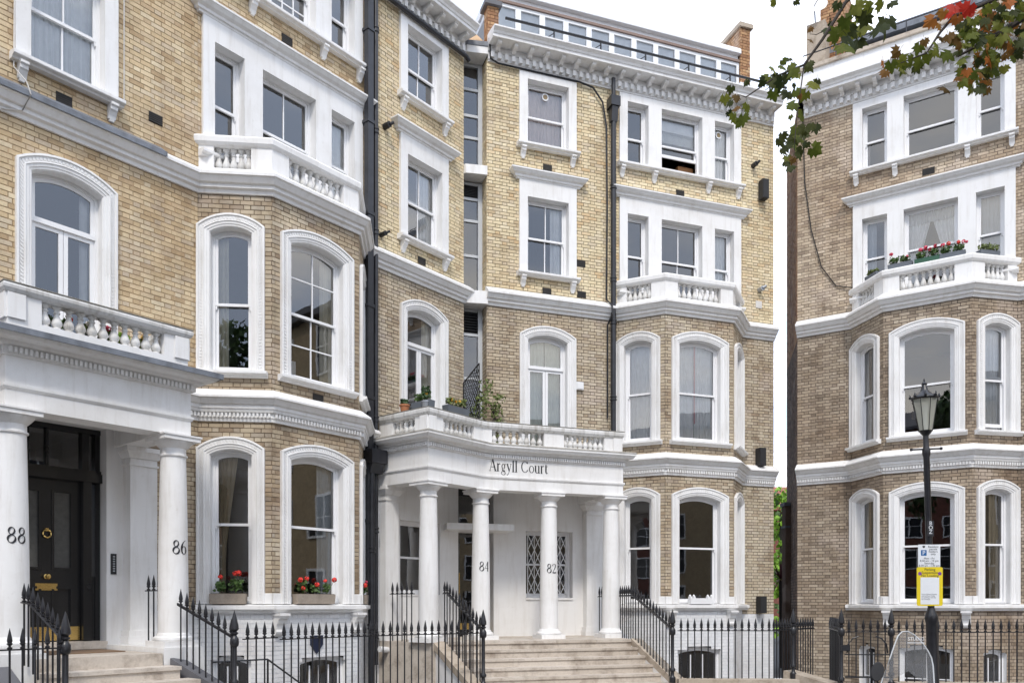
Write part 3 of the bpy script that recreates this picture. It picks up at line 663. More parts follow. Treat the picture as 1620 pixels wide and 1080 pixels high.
# ---- right house
wR = bay_house(hR, "R", BR, None, fRu, None, [{}, {}, {}], [{}, {}, dict(gap=.07)], [{}, {}, {}], [dict(gap=.0), {}, {}], False)
string_course(hR, [R.xy(-1.295)] + BR.pts + [R.xy(6)], P_C1, "string_course"); string_course(hR, [R.xy(-1.295)] + BR.pts + [R.xy(6)], P_C0, "storey_cornice", (4.665, 4.73, .032, .062))
main_cornice(hR, [R.xy(-1.12), R.xy(6)])
# shells: the unseen sides, back and roof that keep the houses closed
def shell(house, pts, z0, z1, mat="mortar_R", roof=()):
    m = MB(); n = len(pts)
    for p, q in zip(pts[:-1], pts[1:]): m.face([(p[0], p[1], z0), (q[0], q[1], z0), (q[0], q[1], z1), (p[0], p[1], z1)])
    m.face([(x, y, z1) for x, y in list(pts) + list(roof)]); m.obj("shell", mat, house)
shell(hL, [L.xy(-5.5, -.03), L.xy(-5.5, -9), L.xy(4.39, -9), L.xy(4.39, -.03)], BOT, 14.45, "slate")
shell(hC, [L.xy(4.41, -.03), L.xy(4.41, -9), C.xy(-3.5, -9.5), C.xy(7.05, -9), C.xy(7.05, -.03)], BOT, 14.28, "slate", (C.xy(-.65, -.03), C.xy(-.65, -.39), L.xy(7.06, -.39), L.xy(7.06, -.03)))
shell(hR, [(_rc[0] + .04, _rc[1] + .03), (_rb[0] + .04, _rb[1]), R.xy(6, -8), R.xy(6, -.03)], BOT, 14.4, "slate")
# ------------------------------------------------------------------ porticoes
P_EN = [(0, 3.95), (0, 4.165), (.012, 4.172), (.03, 4.20), (.03, 4.232), (0, 4.24), (0, 4.575), (.025, 4.58), (.03, 4.60), (.03, 4.675), (.075, 4.69), (.09, 4.73), (.17, 4.745), (.20, 4.79), (.215, 4.80), (.215, 4.835), (-.05, 4.875), (-.36, 4.875), (-.36, 3.95)]
def column(house, x, y, z0, z1, ang, r=.195, mat="white_paint", plinth=True):
    """Tuscan column: square plinth and torus below, swelling shaft, ringed neck and square abacus"""
    h = z1 - z0; m = MB(); F = Frame((x, y), ang)
    zb = z0 + .20; zc = z1 - .30; prof = []
    for k in range(13):
        t = k / 12; prof.append((r * (1 - .17 * t ** 1.8), zb + (zc - zb) * t))
    col = m.lathe(x, y, prof, 32).obj("column", mat, house, True)
    b = MB()
    if plinth: b.box(F, -.27, .27, -.27, .27, z0, z0 + .085)
    b.lathe(x, y, [(.25, z0 + .086), (.265, z0 + .105), (.265, z0 + .13), (.245, z0 + .15), (.225, z0 + .155), (.222, z0 + .175), (.215, z0 + .185), (.205, z0 + .20)], 32).obj("base", mat, col, True)
    q = MB(); rt = r * .83
    q.lathe(x, y, [(rt, zc), (rt + .022, zc + .01), (rt + .024, zc + .03), (rt + .004, zc + .04), (rt + .002, zc + .12), (rt + .02, zc + .135), (rt + .05, zc + .165), (rt + .085, zc + .205), (rt + .09, zc + .22)], 32)
    e = rt + .10; q.box(F, -e, e, -e, e, zc + .221, zc + .275); q.box(F, -e - .015, e + .015, -e - .015, e + .015, zc + .2755, z1 - .001)
    q.obj("capital", mat, col, True)
    return col
def pilaster(house, F, s0, s1, o0, o1, z0, z1, mat="white_paint"):
    m = MB(); m.box(F, s0, s1, o0, o1, z0 + .2, z1 - .28); p = m.obj("pilaster", mat, house)
    b = MB(); b.box(F, s0 - .05, s1 + .05, o0, o1 + .05, z0, z0 + .11); b.box(F, s0 - .03, s1 + .03, o0, o1 + .03, z0 + .111, z0 + .20); b.obj("base", mat, p)
    q = MB(); q.box(F, s0 - .02, s1 + .02, o0, o1 + .02, z1 - .28, z1 - .25); q.box(F, s0, s1, o0, o1, z1 - .25, z1 - .17)
    path = [F.xy(s0, o0), F.xy(s0, o1), F.xy(s1, o1), F.xy(s1, o0)]
    q.sweep(path, [(-.01, z1 - .17), (.02, z1 - .165), (.05, z1 - .11), (.07, z1 - .075), (.085, z1 - .07), (.085, z1 - .001), (-.01, z1 - .001)]); q.obj("capital", mat, p)
LZ = .87
A2 = L.xy(6.165, 1.43); A3 = C.xy(1.952, 1.61)
def lerp(p, q, t): return (p[0] + (q[0] - p[0]) * t, p[1] + (q[1] - p[1]) * t)
B0 = (A2[0] - .10 * L.d[0], A2[1] - .10 * L.d[1]); B1 = (A2[0] + .10 * C.d[0], A2[1] + .10 * C.d[1])
arc = [lerp(lerp(B0, A2, t), lerp(A2, B1, t), t) for t in (0, .2, .4, .6, .8, 1)]
pathP = [L.xy(4.51, .02), L.xy(4.51, 1.43)] + arc + [A3, C.xy(1.952, .02)]
ent = MB().sweep(pathP, P_EN, closed=True).obj("entablature", "white_paint", hC)
dentils(ent, pathP, .03, .066, 4.605, 4.668, .026, .05, "soffit_paint")
MB().sweep(pathP, [(.21, 4.836), (.222, 4.838), (.218, 4.862), (.205, 4.872), (.06, 4.886), (.06, 4.866)], closed=True).obj("weathered_edge", "lichen_edge", ent)
MB().face([(x, y, 4.36) for x, y in [L.xy(4.5, .0), L.xy(4.6, 1.2), (A2[0] - .1, A2[1] + .3), C.xy(1.8, 1.3), C.xy(2.0, 0), C.xy(-.65, -.5), L.xy(7.06, -.5)]]).obj("porch_ceiling", "soffit_paint", hC)
MB().face([(x, y, 4.88) for x, y in [L.xy(4.5, .0), L.xy(4.6, 1.2), (A2[0] - .1, A2[1] + .3), C.xy(1.8, 1.3), C.xy(2.0, 0), C.xy(-.65, -.5), L.xy(7.06, -.5)]]).obj("balcony_floor", "lead", hC)
# balcony parapet on the portico
sg = seglist(pathP); segs = []
for i, (F, l) in enumerate(sg):
    ops = []
    if i == 0: ops = [(.38, 1.02, 5)]
    elif i == 1: ops = [(.44, 1.34, 7)]
    elif i == len(sg) - 2: ops = [(.05, 1.21, 8), (1.66, 2.61, 8)]
    segs.append((F, l, ops))
pbal = balustrade(hC, segs, 4.87, 4.92, 5.20, 5.335, th=.2, o=-.03, railmat="white_weathered", railpath=pathP)
MB().sweep(pathP, [(.028, 5.336), (.03, 5.346), (-.26, 5.346), (-.26, 5.336)], closed=True).obj("weathered_edge", "lichen_edge", pbal)
cA = (A2[0] - .18 * .575, A2[1] + .18 * .82)
colA = column(hC, *L.xy(4.51 + .20, 1.43 - .19), LZ, 3.95, AL)
col84 = column(hC, *cA, LZ, 3.95, (AL + AC) / 2)
s82 = C.un(868.3, 900, 1.43)[0]
col82 = column(hC, *C.xy(s82, 1.43), LZ, 3.95, AC)
colD = column(hC, *C.xy(1.952 - .20, 1.42), LZ, 3.95, AC)
pilaster(hC, L, 4.55, 4.90, -.02, .20, LZ, 3.95); pilaster(hC, C, 1.72, 2.10, -.02, .22, LZ, 3.95)
# rendered wall, windows and door inside the portico
def render_wall(house, F, s0, s1, z0, z1, ops, o=0.0, th=.32):
    m = MB(); xs = s0
    for a, b, c, d in ops:
        m.box(F, xs, a, o - th, o, z0, z1); m.box(F, a, b, o - th, o, z0, c); m.box(F, a, b, o - th, o, d, z1); xs = b
    m.box(F, xs, s1, o - th, o, z0, z1); return m.obj("rendered_wall", "soffit_paint", house)
rwL = render_wall(hC, L, 4.402, 6.883, LZ - .9, 4.36, [(5.127, 6.30, 1.80, 3.34)]); rwC = render_wall(hC, C, -.486, 2.30, LZ - .9, 4.36, [(.292, 1.461, 1.745, 3.285)])
Face(hC, C, 2.30, BC.s0, BOT, 4.36, "C", "W", .9)
gw = MB().box(L, 5.127, 6.30, -.33, .015, 1.775, 1.80).obj("window", "white_paint", hC); sash(gw, L, 5.127, 6.30, 1.80, 3.34, mid=2.58, o=-.20)
frame_room(hC, L, 5.2, 6.2, 1.8, 3.3, 2.0, o=-.34)
gg = MB().box(C, .292, 1.461, -.33, .03, 1.70, 1.745).obj("window", "white_paint", hC); sash(gg, C, .292, 1.461, 1.745, 3.285, mid=2.52, o=-.20)
frame_room(hC, C, .3, 1.4, 1.75, 3.2, 1.6, o=-.50)
gr = MB(); nx = 6; sp = (1.461 - .292 - .2) / nx; a0 = .392
for k in range(nx + 1):
    gr.box(C, a0 + k * sp - .007, a0 + k * sp + .007, -.155, -.145, 1.79, 3.24)
for k in range(nx):
    for j in range(4):
        zb = 1.82 + j * .345; x0, x1 = a0 + k * sp, a0 + (k + 1) * sp
        gr.tube([C.w(x0, -.138, zb), C.w(x1, -.138, zb + .345)], .008, 4); gr.tube([C.w(x1, -.132, zb), C.w(x0, -.132, zb + .345)], .008, 4)
gr.obj("security_grille", "sash_paint", gg)
dp, dq = L.xy(6.86, -.22), C.xy(-.47, -.42); dl = math.hypot(dq[0] - dp[0], dq[1] - dp[1])
DF = Frame(dp, math.degrees(math.atan2(dq[0] - dp[0], dq[1] - dp[1])))
m = MB(); m.box(DF, 0, .09, -.06, .03, LZ, 4.36); m.box(DF, dl - .09, dl, -.06, .03, LZ, 4.36); m.box(DF, .09, dl - .09, -.06, .03, 3.27, 3.42); m.box(DF, .09, dl - .09, -.06, .03, 4.05, 4.36); m.box(DF, .09, dl - .09, -.05, .02, LZ, LZ + .16)
ed = m.obj("door", "door_paint", hC); pane(ed, DF, [(.09, 3.42), (dl - .09, 3.42), (dl - .09, 4.05), (.09, 4.05)], -.02); pane(ed, DF, [(.09, LZ + .16), (dl - .09, LZ + .16), (dl - .09, 3.27), (.09, 3.27)], -.02)
MB().box(DF, .10, dl - .10, .021, .026, LZ + .16, LZ + .30).obj("kick_plate", "brass", ed); MB().tube([DF.w(.2, .05, 1.6), DF.w(.2, .05, 2.3)], .015).obj("handle", "brass", ed)
room(hC, [DF.xy(-.3, -.2), DF.xy(-.3, -3), DF.xy(dl + .3, -3), DF.xy(dl + .3, -.2)], LZ, 4.36)
cp, cq = (pix(707, 0, 17.75)[0], 17.75), (pix(814, 0, 18.15)[0], 18.15)
CF = Frame(cp, math.degrees(math.atan2(cq[0] - cp[0], cq[1] - cp[1]))); cl = math.hypot(cq[0] - cp[0], cq[1] - cp[1])
MB().box(CF, 0, cl, -.95, 0, 3.21, 3.345).obj("door_canopy", "white_paint", hC)
# ---- porch of the left house
pathQ = [L.xy(-2.79, .02), L.xy(-2.79, 1.6), L.xy(-.404, 1.6), L.xy(-.404, .02)]
P_EN2 = [(o * (1.45 if z > 4.6 and o > 0 else 1), z + .02) for o, z in P_EN]
entL = MB().sweep(pathQ, P_EN2, closed=True).obj("entablature", "white_paint", hL)
dentils(entL, pathQ, .03, .085, 4.625, 4.69, .03, .058, "soffit_paint")
MB().sweep(pathQ, [(.300, 4.80), (.322, 4.80), (.322, 4.872), (.12, 4.915), (-.01, 4.965), (-.01, 4.90)], closed=True).obj("lead_flashing", "lead", entL)
MB().plan([L.xy(-2.75, 0), L.xy(-2.75, 1.5), L.xy(-.44, 1.5), L.xy(-.44, 0)], 4.36, 4.88).obj("porch_ceiling", "soffit_paint", hL)
sg = seglist(pathQ)
pb2 = balustrade(hL, [(sg[0][0], sg[0][1], []), (sg[1][0], sg[1][1], [(.42, 2.01, 11)]), (sg[2][0], sg[2][1], [])], 4.94, 5.06, 5.36, 5.475, th=.2, o=-.03, railmat="white_weathered", railpath=pathQ)
MB().sweep(pathQ, [(.028, 5.476), (.03, 5.486), (-.26, 5.486), (-.26, 5.476)], closed=True).obj("weathered_edge", "lichen_edge", pb2)
s86 = L.un(274, 850, 1.43)[0]; s88 = L.un(17, 850, 1.43)[0]
col86 = column(hL, *L.xy(s86, 1.43), 1.0, 3.97, AL, .205); col88 = column(hL, *L.xy(s88, 1.43), 1.0, 3.97, AL, .205)
m = MB(); m.box(L, s86 - .30, s86 + .30, .0, 1.73, BOT, .999); m.obj("pedestal", "white_paint", hL); m = MB(); m.box(L, s88 - .30, s88 + .30, .0, 1.73, BOT, .999); m.obj("pedestal", "white_paint", hL)
pilaster(hL, L, -.62, -.20, -.02, .26, 1.0, 3.97)
fLa.holes.append(('r', -2.79, -.5, .0, 4.40))
render_wall(hL, L, -2.80, -.48, .4, 4.40, [(-2.45, -.86, .95, 4.22)], o=0.012, th=.30)
# black front door with fanlight and sidelights
o0 = -.24; m = MB(); zt = 4.22
for a, b in ((-2.45, -2.38), (-2.20, -2.10), (-1.12, -1.02), (-.93, -.86)): m.box(L, a, b, o0 - .08, o0 + .04, 1.05, zt)
m.box(L, -2.45, -.86, o0 - .08, o0 + .06, zt - .07, zt + .001); m.box(L, -2.45, -.86, o0 - .09, o0 + .12, 3.42, 3.55); m.box(L, -2.45, -.86, o0 - .07, o0 + .08, 3.555, 3.60)
m.box(L, -2.38, -2.20, o0 - .06, o0 + .02, 1.05, 2.02); m.box(L, -1.02, -.93, o0 - .06, o0 + .02, 1.05, 2.02)
for s in (-1.86, -1.60): m.box(L, s - .018, s + .018, o0 - .05, o0 + .02, 3.60, zt - .07)
for s in (-2.06, -1.07): m.box(L, s - .06, s + .06, o0 + .04, o0 + .10, 1.05, 3.42)
dr = m.obj("door_frame", "door_paint", hL)
for a, b in ((-2.38, -1.86), (-1.86, -1.60), (-1.60, -.93)): pane(dr, L, [(a, 3.60), (b, 3.60), (b, zt - .07), (a, zt - .07)], o0 - .03)
for a, b in ((-2.38, -2.20), (-1.02, -.93)): pane(dr, L, [(a, 2.02), (b, 2.02), (b, 3.42), (a, 3.42)], o0 - .03)
d = MB(); a, b = -2.10, -1.12; c = (a + b) / 2; zl = 1.06
for x0, x1 in ((a, a + .12), (c - .07, c + .07), (b - .12, b)): d.box(L, x0, x1, o0 - .05, o0, zl, 3.42)
for x0, x1 in ((a + .12, c - .07), (c + .07, b - .12)):
    for z0, z1 in ((zl, zl + .24), (1.86, 2.10), (3.27, 3.42)): d.box(L, x0, x1, o0 - .05, o0 - .001, z0, z1)
    d.box(L, x0, x1, o0 - .045, o0 - .028, zl + .24, 1.86)
    for q0, q1, q2, q3 in ((x0, x1, zl + .24, 1.86), (x0, x1, 2.10, 3.27)):
        for e0, e1, e2, e3 in ((q0, q1, q2, q2 + .035), (q0, q1, q3 - .035, q3), (q0, q0 + .035, q2 + .035, q3 - .035), (q1 - .035, q1, q2 + .035, q3 - .035)): d.box(L, e0, e1, o0 - .03, o0 + .014, e2, e3)
leaf = d.obj("door", "door_paint", hL)
plain("frosted", (.085, .085, .08), .3, var=.2, scale=12)
for x0, x1 in ((a + .12, c - .07), (c + .07, b - .12)): MB().box(L, x0 + .03, x1 - .03, o0 - .035, o0 - .025, 2.13, 3.24).obj("door_panel_glass", "frosted", leaf)
k = MB(); k.lathe(0, 0, [(.0, .0), (.035, .002), (.035, .012), (.018, .02), (.016, .045), (.036, .055), (.042, .075), (.03, .095), (.0, .10)], 14)
kn = k.mesh("knob", "brass", True); import mathutils
RX = Matrix.Rotation(rz(L), 4, 'Z') @ Matrix.Rotation(math.radians(90), 4, 'X')
link("knob", kn, leaf, loc=L.w(c, o0, 2.0), rot=RX.to_euler())
ring = MB(); ring.tube([L.w(c + .055 * math.sin(t), o0 + .035, 2.62 + .055 * math.cos(t)) for t in [i * 2 * math.pi / 16 for i in range(17)]], .011, 6); ring.box(L, c - .02, c + .02, o0, o0 + .04, 2.655, 2.70); ring.obj("knocker", "brass", leaf, True)
lb = MB(); lb.box(L, c - .15, c + .15, o0, o0 + .012, 1.80, 1.90); lb.box(L, c - .13, c + .13, o0 + .012, o0 + .02, 1.82, 1.88); lb.obj("letter_box", "brass", leaf)
MB().box(L, a + .02, b - .02, o0, o0 + .006, 1.07, 1.27).obj("kick_plate", "brass", leaf)
MB().box(L, -2.45, -.86, -.30, .05, .94, 1.05).obj("door_step", "step_stone", hL)
room(hL, [L.xy(-2.6, -.34), L.xy(-2.6, -3), L.xy(-.7, -3), L.xy(-.7, -.34)], .95, 4.3)
ep = MB(); ep.box(L, -.80, -.72, .013, .035, 2.05, 2.36); epo = ep.obj("entry_phone", "box_black", hL); q = MB()
for i in range(7): q.box(L, -.775, -.745, .035, .039, 2.09 + i * .036, 2.11 + i * .036)
q.obj("button", "galvanised", epo)
# ------------------------------------------------------------------ lettering (serif shapes drawn with a broad nib)
def cat_rom(pts, n=8):
    out = []
    P = [pts[0]] + list(pts) + [pts[-1]]
    for i in range(1, len(P) - 2):
        for j in range(n):
            t = j / n; r = []
            for k in range(len(P[i])):
                a, b, c_, d_ = P[i - 1][k], P[i][k], P[i + 1][k], P[i + 2][k]
                r.append(.5 * (2 * b + (c_ - a) * t + (2 * a - 5 * b + 4 * c_ - d_) * t * t + (3 * b - a - 3 * c_ + d_) * t ** 3))
            out.append(tuple(r))
    return out + [tuple(pts[-1])]
def S(*p): return ('s', p)
def O(cx, cy, rx, ry, w0, w1, t0=0, t1=360, tilt=0): return ('o', cx, cy, rx, ry, w0, w1, t0, t1, tilt)
TH, TK = .036, .105
GL = {
 '8': (.54, [O(.26, .74, .165, .215, TH, .10, tilt=35), O(.26, .26, .215, .245, TH, .115, tilt=35)]),
 '6': (.54, [O(.26, .29, .20, .27, TH, .11), S((.065, .30, .105), (.09, .58, .10), (.22, .85, .05), (.42, .98, .02))]),
 '4': (.52, [S((.37, .0, TK), (.37, .98, TK)), S((.37, .96, .03), (.03, .30, .03)), S((.03, .29, .035), (.50, .29, .035)), S((.27, .015, .03), (.47, .015, .03))]),
 '2': (.52, [S((.06, .74, .09), (.10, .90, .04), (.25, .97, .03), (.40, .84, .085), (.38, .62, .085), (.20, .30, .05), (.05, .05, .03)), S((.05, .045, .085), (.44, .045, .085), (.47, .18, .02))]),
 'A': (.74, [S((.10, .02, .03), (.36, .99, .035)), S((.36, .99, .09), (.64, .02, .10)), S((.20, .34, .03), (.54, .34, .03)), S((.0, .012, .025), (.20, .012, .025)), S((.53, .012, .025), (.76, .012, .025))]),
 'r': (.40, [S((.11, .0, TK), (.11, .66, TK)), S((.13, .46, .03), (.22, .62, .04), (.34, .64, .085)), S((.0, .012, .025), (.24, .012, .025)), S((.0, .63, .03), (.11, .655, .05))]),
 'g': (.50, [O(.22, .43, .145, .205, TH, .075), S((.32, .60, .03), (.46, .62, .06)), S((.15, .25, .03), (.10, .16, .04), (.20, .09, .07), (.38, .03, .075)), O(.22, -.13, .205, .15, .028, .055)]),
 'y': (.52, [S((.09, .65, .09), (.29, .06, .09)), S((.46, .65, .03), (.27, .02, .035), (.16, -.22, .035), (.05, -.26, .07)), S((.0, .655, .025), (.20, .655, .025)), S((.35, .655, .025), (.53, .655, .025))]),
 'l': (.27, [S((.13, .0, TK), (.13, 1.04, TK)), S((.0, .012, .025), (.26, .012, .025)), S((.01, 1.01, .03), (.13, 1.035, .05))]),
 ' ': (.30, []),
 'C': (.76, [O(.39, .49, .345, .46, TH, .10, 42, 322), S((.655, .80, .03), (.66, .96, .03)), S((.66, .20, .03), (.70, .28, .02))]),
 'o': (.54, [O(.27, .32, .225, .295, TH, .085)]),
 'u': (.58, [S((.12, .66, TK), (.12, .20, TK), (.20, .05, .055), (.32, .05, .03), (.43, .16, .025)), S((.44, .66, TK), (.44, .0, TK)), S((.0, .645, .028), (.12, .645, .028)), S((.32, .645, .028), (.44, .645, .028)), S((.44, .012, .025), (.57, .03, .03))]),
 't': (.36, [S((.14, .82, .03), (.14, .60, TK), (.14, .18, TK), (.20, .04, .06), (.34, .08, .025)), S((.01, .635, .03), (.32, .635, .03))]),
}
def glyph_polys(ch):
    adv, st = GL[ch]; out = []
    for g in st:
        if g[0] == 's':
            p = list(g[1]); p = cat_rom(p, 7) if len(p) > 2 else p
            Lf, Rt = [], []
            for i in range(len(p)):
                q0, q1 = p[max(0, i - 1)], p[min(len(p) - 1, i + 1)]; dx, dy = q1[0] - q0[0], q1[1] - q0[1]; l = math.hypot(dx, dy) or 1
                w = p[i][2] * .66; Lf.append((p[i][0] - dy / l * w, p[i][1] + dx / l * w)); Rt.append((p[i][0] + dy / l * w, p[i][1] - dx / l * w))
            out += [(Lf[i], Lf[i + 1], Rt[i + 1], Rt[i]) for i in range(len(p) - 1)]
        else:
            _, cx, cy, rx, ry, w0, w1, t0, t1, tilt = g; n = 36; A, B = [], []
            for i in range(n + 1):
                t = math.radians(t0 + (t1 - t0) * i / n); w = w0 * 1.05 + (w1 * 1.08 - w0) * abs(math.cos(t + math.radians(tilt))) ** 1.3
                A.append((cx + (rx + w * .35) * math.cos(t), cy + (ry + w * .35) * math.sin(t))); B.append((cx + (rx - w * .65) * math.cos(t), cy + (ry - w * .65) * math.sin(t)))
            out += [(A[i], A[i + 1], B[i + 1], B[i]) for i in range(n)]
    return adv, out
def lettering(parent, text, put, name="lettering", mat="print_black", track=0.0):
    x = 0; m = MB()
    for ch in text:
        adv, ps = glyph_polys(ch)
        for q in ps: m.face([put(x + u, v) for u, v in q])
        x += adv + track
    return m.obj(name, mat, parent)
def twidth(text, track=0.0): return sum(GL[c][0] + track for c in text) - track
tx = "Argyll Court"; sc_ = .245; w_ = twidth(tx, .03); sx = (.195 + 1.12) / w_
LFm = seglist(pathP)[-2][0]; l0 = LFm.un(773.5, 745)[0]; l1 = LFm.un(867, 748)[0]; sx = (l1 - l0) / w_
lettering(ent, tx, lambda u, v: LFm.w(l0 + u * sx, .004, 4.335 + v * sc_), track=.03)
def col_number(col, cx, cy, ang, text, z0, h, r):
    w = twidth(text, .03) * h
    def put(u, v):
        a = math.radians(ang) + (u * h - w / 2) / r; return (cx + (r + .003) * math.sin(a), cy - (r + .003) * math.cos(a), z0 + v * h)
    lettering(col, text, put, name="house_number", track=.03)
NL, NC = 90 - AL, 90 - AC
x, y = L.xy(s88, 1.43); col_number(col88, x, y, NL, "88", 2.335, .20, .199)
x, y = L.xy(s86, 1.43); col_number(col86, x, y, NL, "86", 2.30, .20, .199)
col_number(col84, cA[0], cA[1], (NL + NC) / 2 - 9, "84", 2.275, .20, .189)
x, y = C.xy(s82, 1.43); col_number(col82, x, y, NC - 2, "82", 2.255, .20, .189)
# ------------------------------------------------------------------ corner strip, downpipes, roofs
g0, g1 = L.xy(7.064, -.385), C.xy(-.651, -.375); gl_ = math.hypot(g1[0] - g0[0], g1[1] - g0[1])
GF = Frame(g0, math.degrees(math.atan2(g1[0] - g0[0], g1[1] - g0[1])))
for zi, (z0, z1, bars, lv) in enumerate(((4.9, 8.33, (5.9, 6.75, 7.75), True), (8.66, 11.22, (9.55, 10.35, 10.85), True), (11.48, 13.93, (12.25, 12.75, 13.35), False))):
    m = MB(); m.box(GF, 0, .06, -.05, .03, z0, z1); m.box(GF, gl_ - .10, gl_, -.05, .05, z0, z1)
    m.box(GF, .06, gl_ - .10, -.05, .03, z0, z0 + .06); m.box(GF, .06, gl_ - .10, -.05, .03, z1 - .06, z1)
    zz = [z0 + .06]
    for zb in bars: m.box(GF, .06, gl_ - .10, -.045, .025, zb - .03, zb + .03); zz.append(zb)
    zz.append(z1 - .06); st = m.obj("corner_window", "grey_frame", hC)
    for q0, q1 in zip(zz[:-1], zz[1:]):
        if lv and q1 == zz[-1]:
            for j in range(8):
                zq = q0 + .03 + (q1 - q0 - .03) * j / 8; MB().oz(GF, .06, gl_ - .10, [(-.03, zq), (.02, zq + .01), (.02, zq + .02), (-.03, zq + .05)]).obj("louvre_slat", "louvre", st)
            MB().box(GF, .06, gl_ - .1, -.049, -.035, q0 + .03, q1).obj("louvre_back", "louvre", st)
        else: pane(st, GF, [(.06, q0), (gl_ - .10, q0), (gl_ - .10, q1), (.06, q1)], -.01)
    room(hC, [GF.xy(-.1, -.1), GF.xy(-.1, -1.6), GF.xy(gl_ + .1, -1.6), GF.xy(gl_ + .1, -.1)], z0, z1)
def corner_slab(z0, z1, ext=0.0, mat="white_paint"):
    p = [L.xy(7.064, -.40), L.xy(7.066, ext), C.xy(-.653, ext), C.xy(-.653, -.40)]; return MB().plan(p, z0, z1).obj("ledge_slab", mat, hC)
corner_slab(8.335, 8.62, .10); corner_slab(11.25, 11.45, .06); corner_slab(13.94, 14.10, .10); corner_slab(14.102, 14.20, .12, "lead")
# brick upstand between the two roofs
def brick_box(house, pts, z0, z1, pal):
    pp = list(pts) + [pts[0]]
    for F, l in seglist(pp): Face(house, F, 0, l, z0, z1, pal, tag='%.2f' % (pts[0][0] + z1))
    MB().face([(x, y, z1) for x, y in pts]).obj("wall_top", "mortar_" + pal, house)
brick_box(hC, [C.xy(-.62, -.30), C.xy(-.62, -.02), C.xy(-.36, -.02), C.xy(-.36, -.30)], 14.3, 15.12, "O")
m = MB(); m.plan([C.xy(-.70, -.35), C.xy(-.70, .06), C.xy(-.30, .06), C.xy(-.30, -.35)], 15.122, 15.22); m.obj("coping", "slate", hC)
brick_box(hC, [L.xy(6.2, -1.8), L.xy(6.2, -1.3), L.xy(6.95, -1.3), L.xy(6.95, -1.8)], 14.4, 17.5, "O")
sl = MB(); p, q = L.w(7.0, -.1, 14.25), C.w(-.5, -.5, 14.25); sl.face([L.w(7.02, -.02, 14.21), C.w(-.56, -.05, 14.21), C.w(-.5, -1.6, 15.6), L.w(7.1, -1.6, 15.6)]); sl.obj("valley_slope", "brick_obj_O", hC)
# roof extension on the corner house
RO = -.75; m = MB(); s0, s1 = -.24, 6.55
m.box(C, s0, s1, RO - 3.5, RO - .04, 15.88, 16.02); m.box(C, s0, s1, RO - 3.5, RO - .04, 14.3, 14.80)
ext = m.obj("roof_extension", "ext_white", hC)
MB().box(C, s0, s1 - .0, RO - .05, RO + .04, 15.82, 15.88).obj("trim_band", "ext_brown", ext)
f = MB(); f.oz(C, s0 - .05, s1 + .02, [(RO - 3.6, 16.022), (RO + .07, 16.022), (RO + .08, 16.03), (RO + .08, 16.13), (RO + .04, 16.18), (RO - 3.6, 16.3)]); f.obj("roof_fascia", "ext_white", ext)
n = 11; pw = (s1 - s0) / n
for k in range(n):
    a, b = s0 + k * pw, s0 + (k + 1) * pw; w = MB()
    w.box(C, a, a + .07, RO - .06, RO, 14.805, 15.818); w.box(C, b - .07, b, RO - .06, RO, 14.805, 15.818); w.box(C, a + .07, b - .07, RO - .06, RO, 15.74, 15.818); w.box(C, a + .07, b - .07, RO - .06, RO, 14.805, 14.88)
    wo = w.obj("roof_window", "ext_white", ext); pane(wo, C, [(a + .07, 14.88), (b - .07, 14.88), (b - .07, 15.74), (a + .07, 15.74)], RO - .03)
    MB().box(C, a + .075, b - .075, RO - .085, RO - .075, 14.86, 15.76).obj("blind", "blind_white", wo)
m = MB(); m.tube([C.w(-.28, .22, 14.75), C.w(7.3, .22, 14.75)], .03, 8); rl = m.obj("roof_rail", "black_paint", hC)
for k in range(6):
    s = .9 + k * 1.18; q = MB(); q.tube([C.w(s, .22, 14.38), C.w(s, .22, 14.75)], .022, 6); q.tube([C.w(s - .16, .22, 14.55), C.w(s - .02, .22, 14.66)], .010, 5); q.obj("rail_stanchion", "black_paint", rl)
brick_box(hC, [C.xy(6.58, -3.2), C.xy(6.58, -.72), C.xy(6.88, -.72), C.xy(6.88, -3.2)], 14.4, 16.75, "O")
m = MB(); m.plan([C.xy(6.52, -3.3), C.xy(6.52, -.66), C.xy(6.94, -.66), C.xy(6.94, -3.3)], 16.752, 16.86); m.obj("coping", "coping_stone", hC)
MB().box(C, 6.56, 6.95, -.9, -.70, 14.4, 15.3).obj("parapet_block", "ext_white", hC)
# parapet, attic and chimney of the right house
m = MB(); m.box(R, -1.25, 6, -.35, -.05, 14.5, 15.05); m.obj("parapet", "white_paint", hR); MB().box(R, -1.3, 6, -.42, .02, 15.052, 15.14).obj("coping", "coping_stone", hR)
m = MB(); m.box(R, -.9, 6, -4, -1.2, 14.4, 15.9); at_ = m.obj("attic", "slate", hR)
for k in range(7): MB().box(R, -.85 + k * .98, .05 + k * .98, -1.2, -1.16, 14.6, 15.8).obj("attic_panel", "grey_frame", at_)
MB().box(R, -1.0, 6, -4.1, -1.0, 15.902, 16.1).obj("attic_eaves", "lead", at_)
m = MB(); m.tube([R.w(-1.2, -.2, 15.55), R.w(6, -.2, 15.55)], .014, 6); rr_ = m.obj("roof_rail", "black_paint", hR)
for k in range(4): MB().tube([R.w(-.4 + k * 1.6, -.2, 15.14), R.w(-.4 + k * 1.6, -.2, 15.56)], .014, 5).obj("rail_stanchion", "black_paint", rr_)
MB().box(R, -1.18, -.72, -1.5, -.50, 14.45, 16.5).obj("party_wall_block", "coping_stone", hR)
brick_box(hR, [R.xy(-.95, -2.0), R.xy(-.95, -1.0), R.xy(-.35, -1.0), R.xy(-.35, -2.0)], 14.4, 17.6, "O")
dish = thing("satellite_dish", "pale round satellite dish on the chimney of the right house", "dish", R.w(-1.0, -.6, 16.5))
dm = MB(); cx_, cy_, cz_ = R.w(-.98, -.45, 16.9)
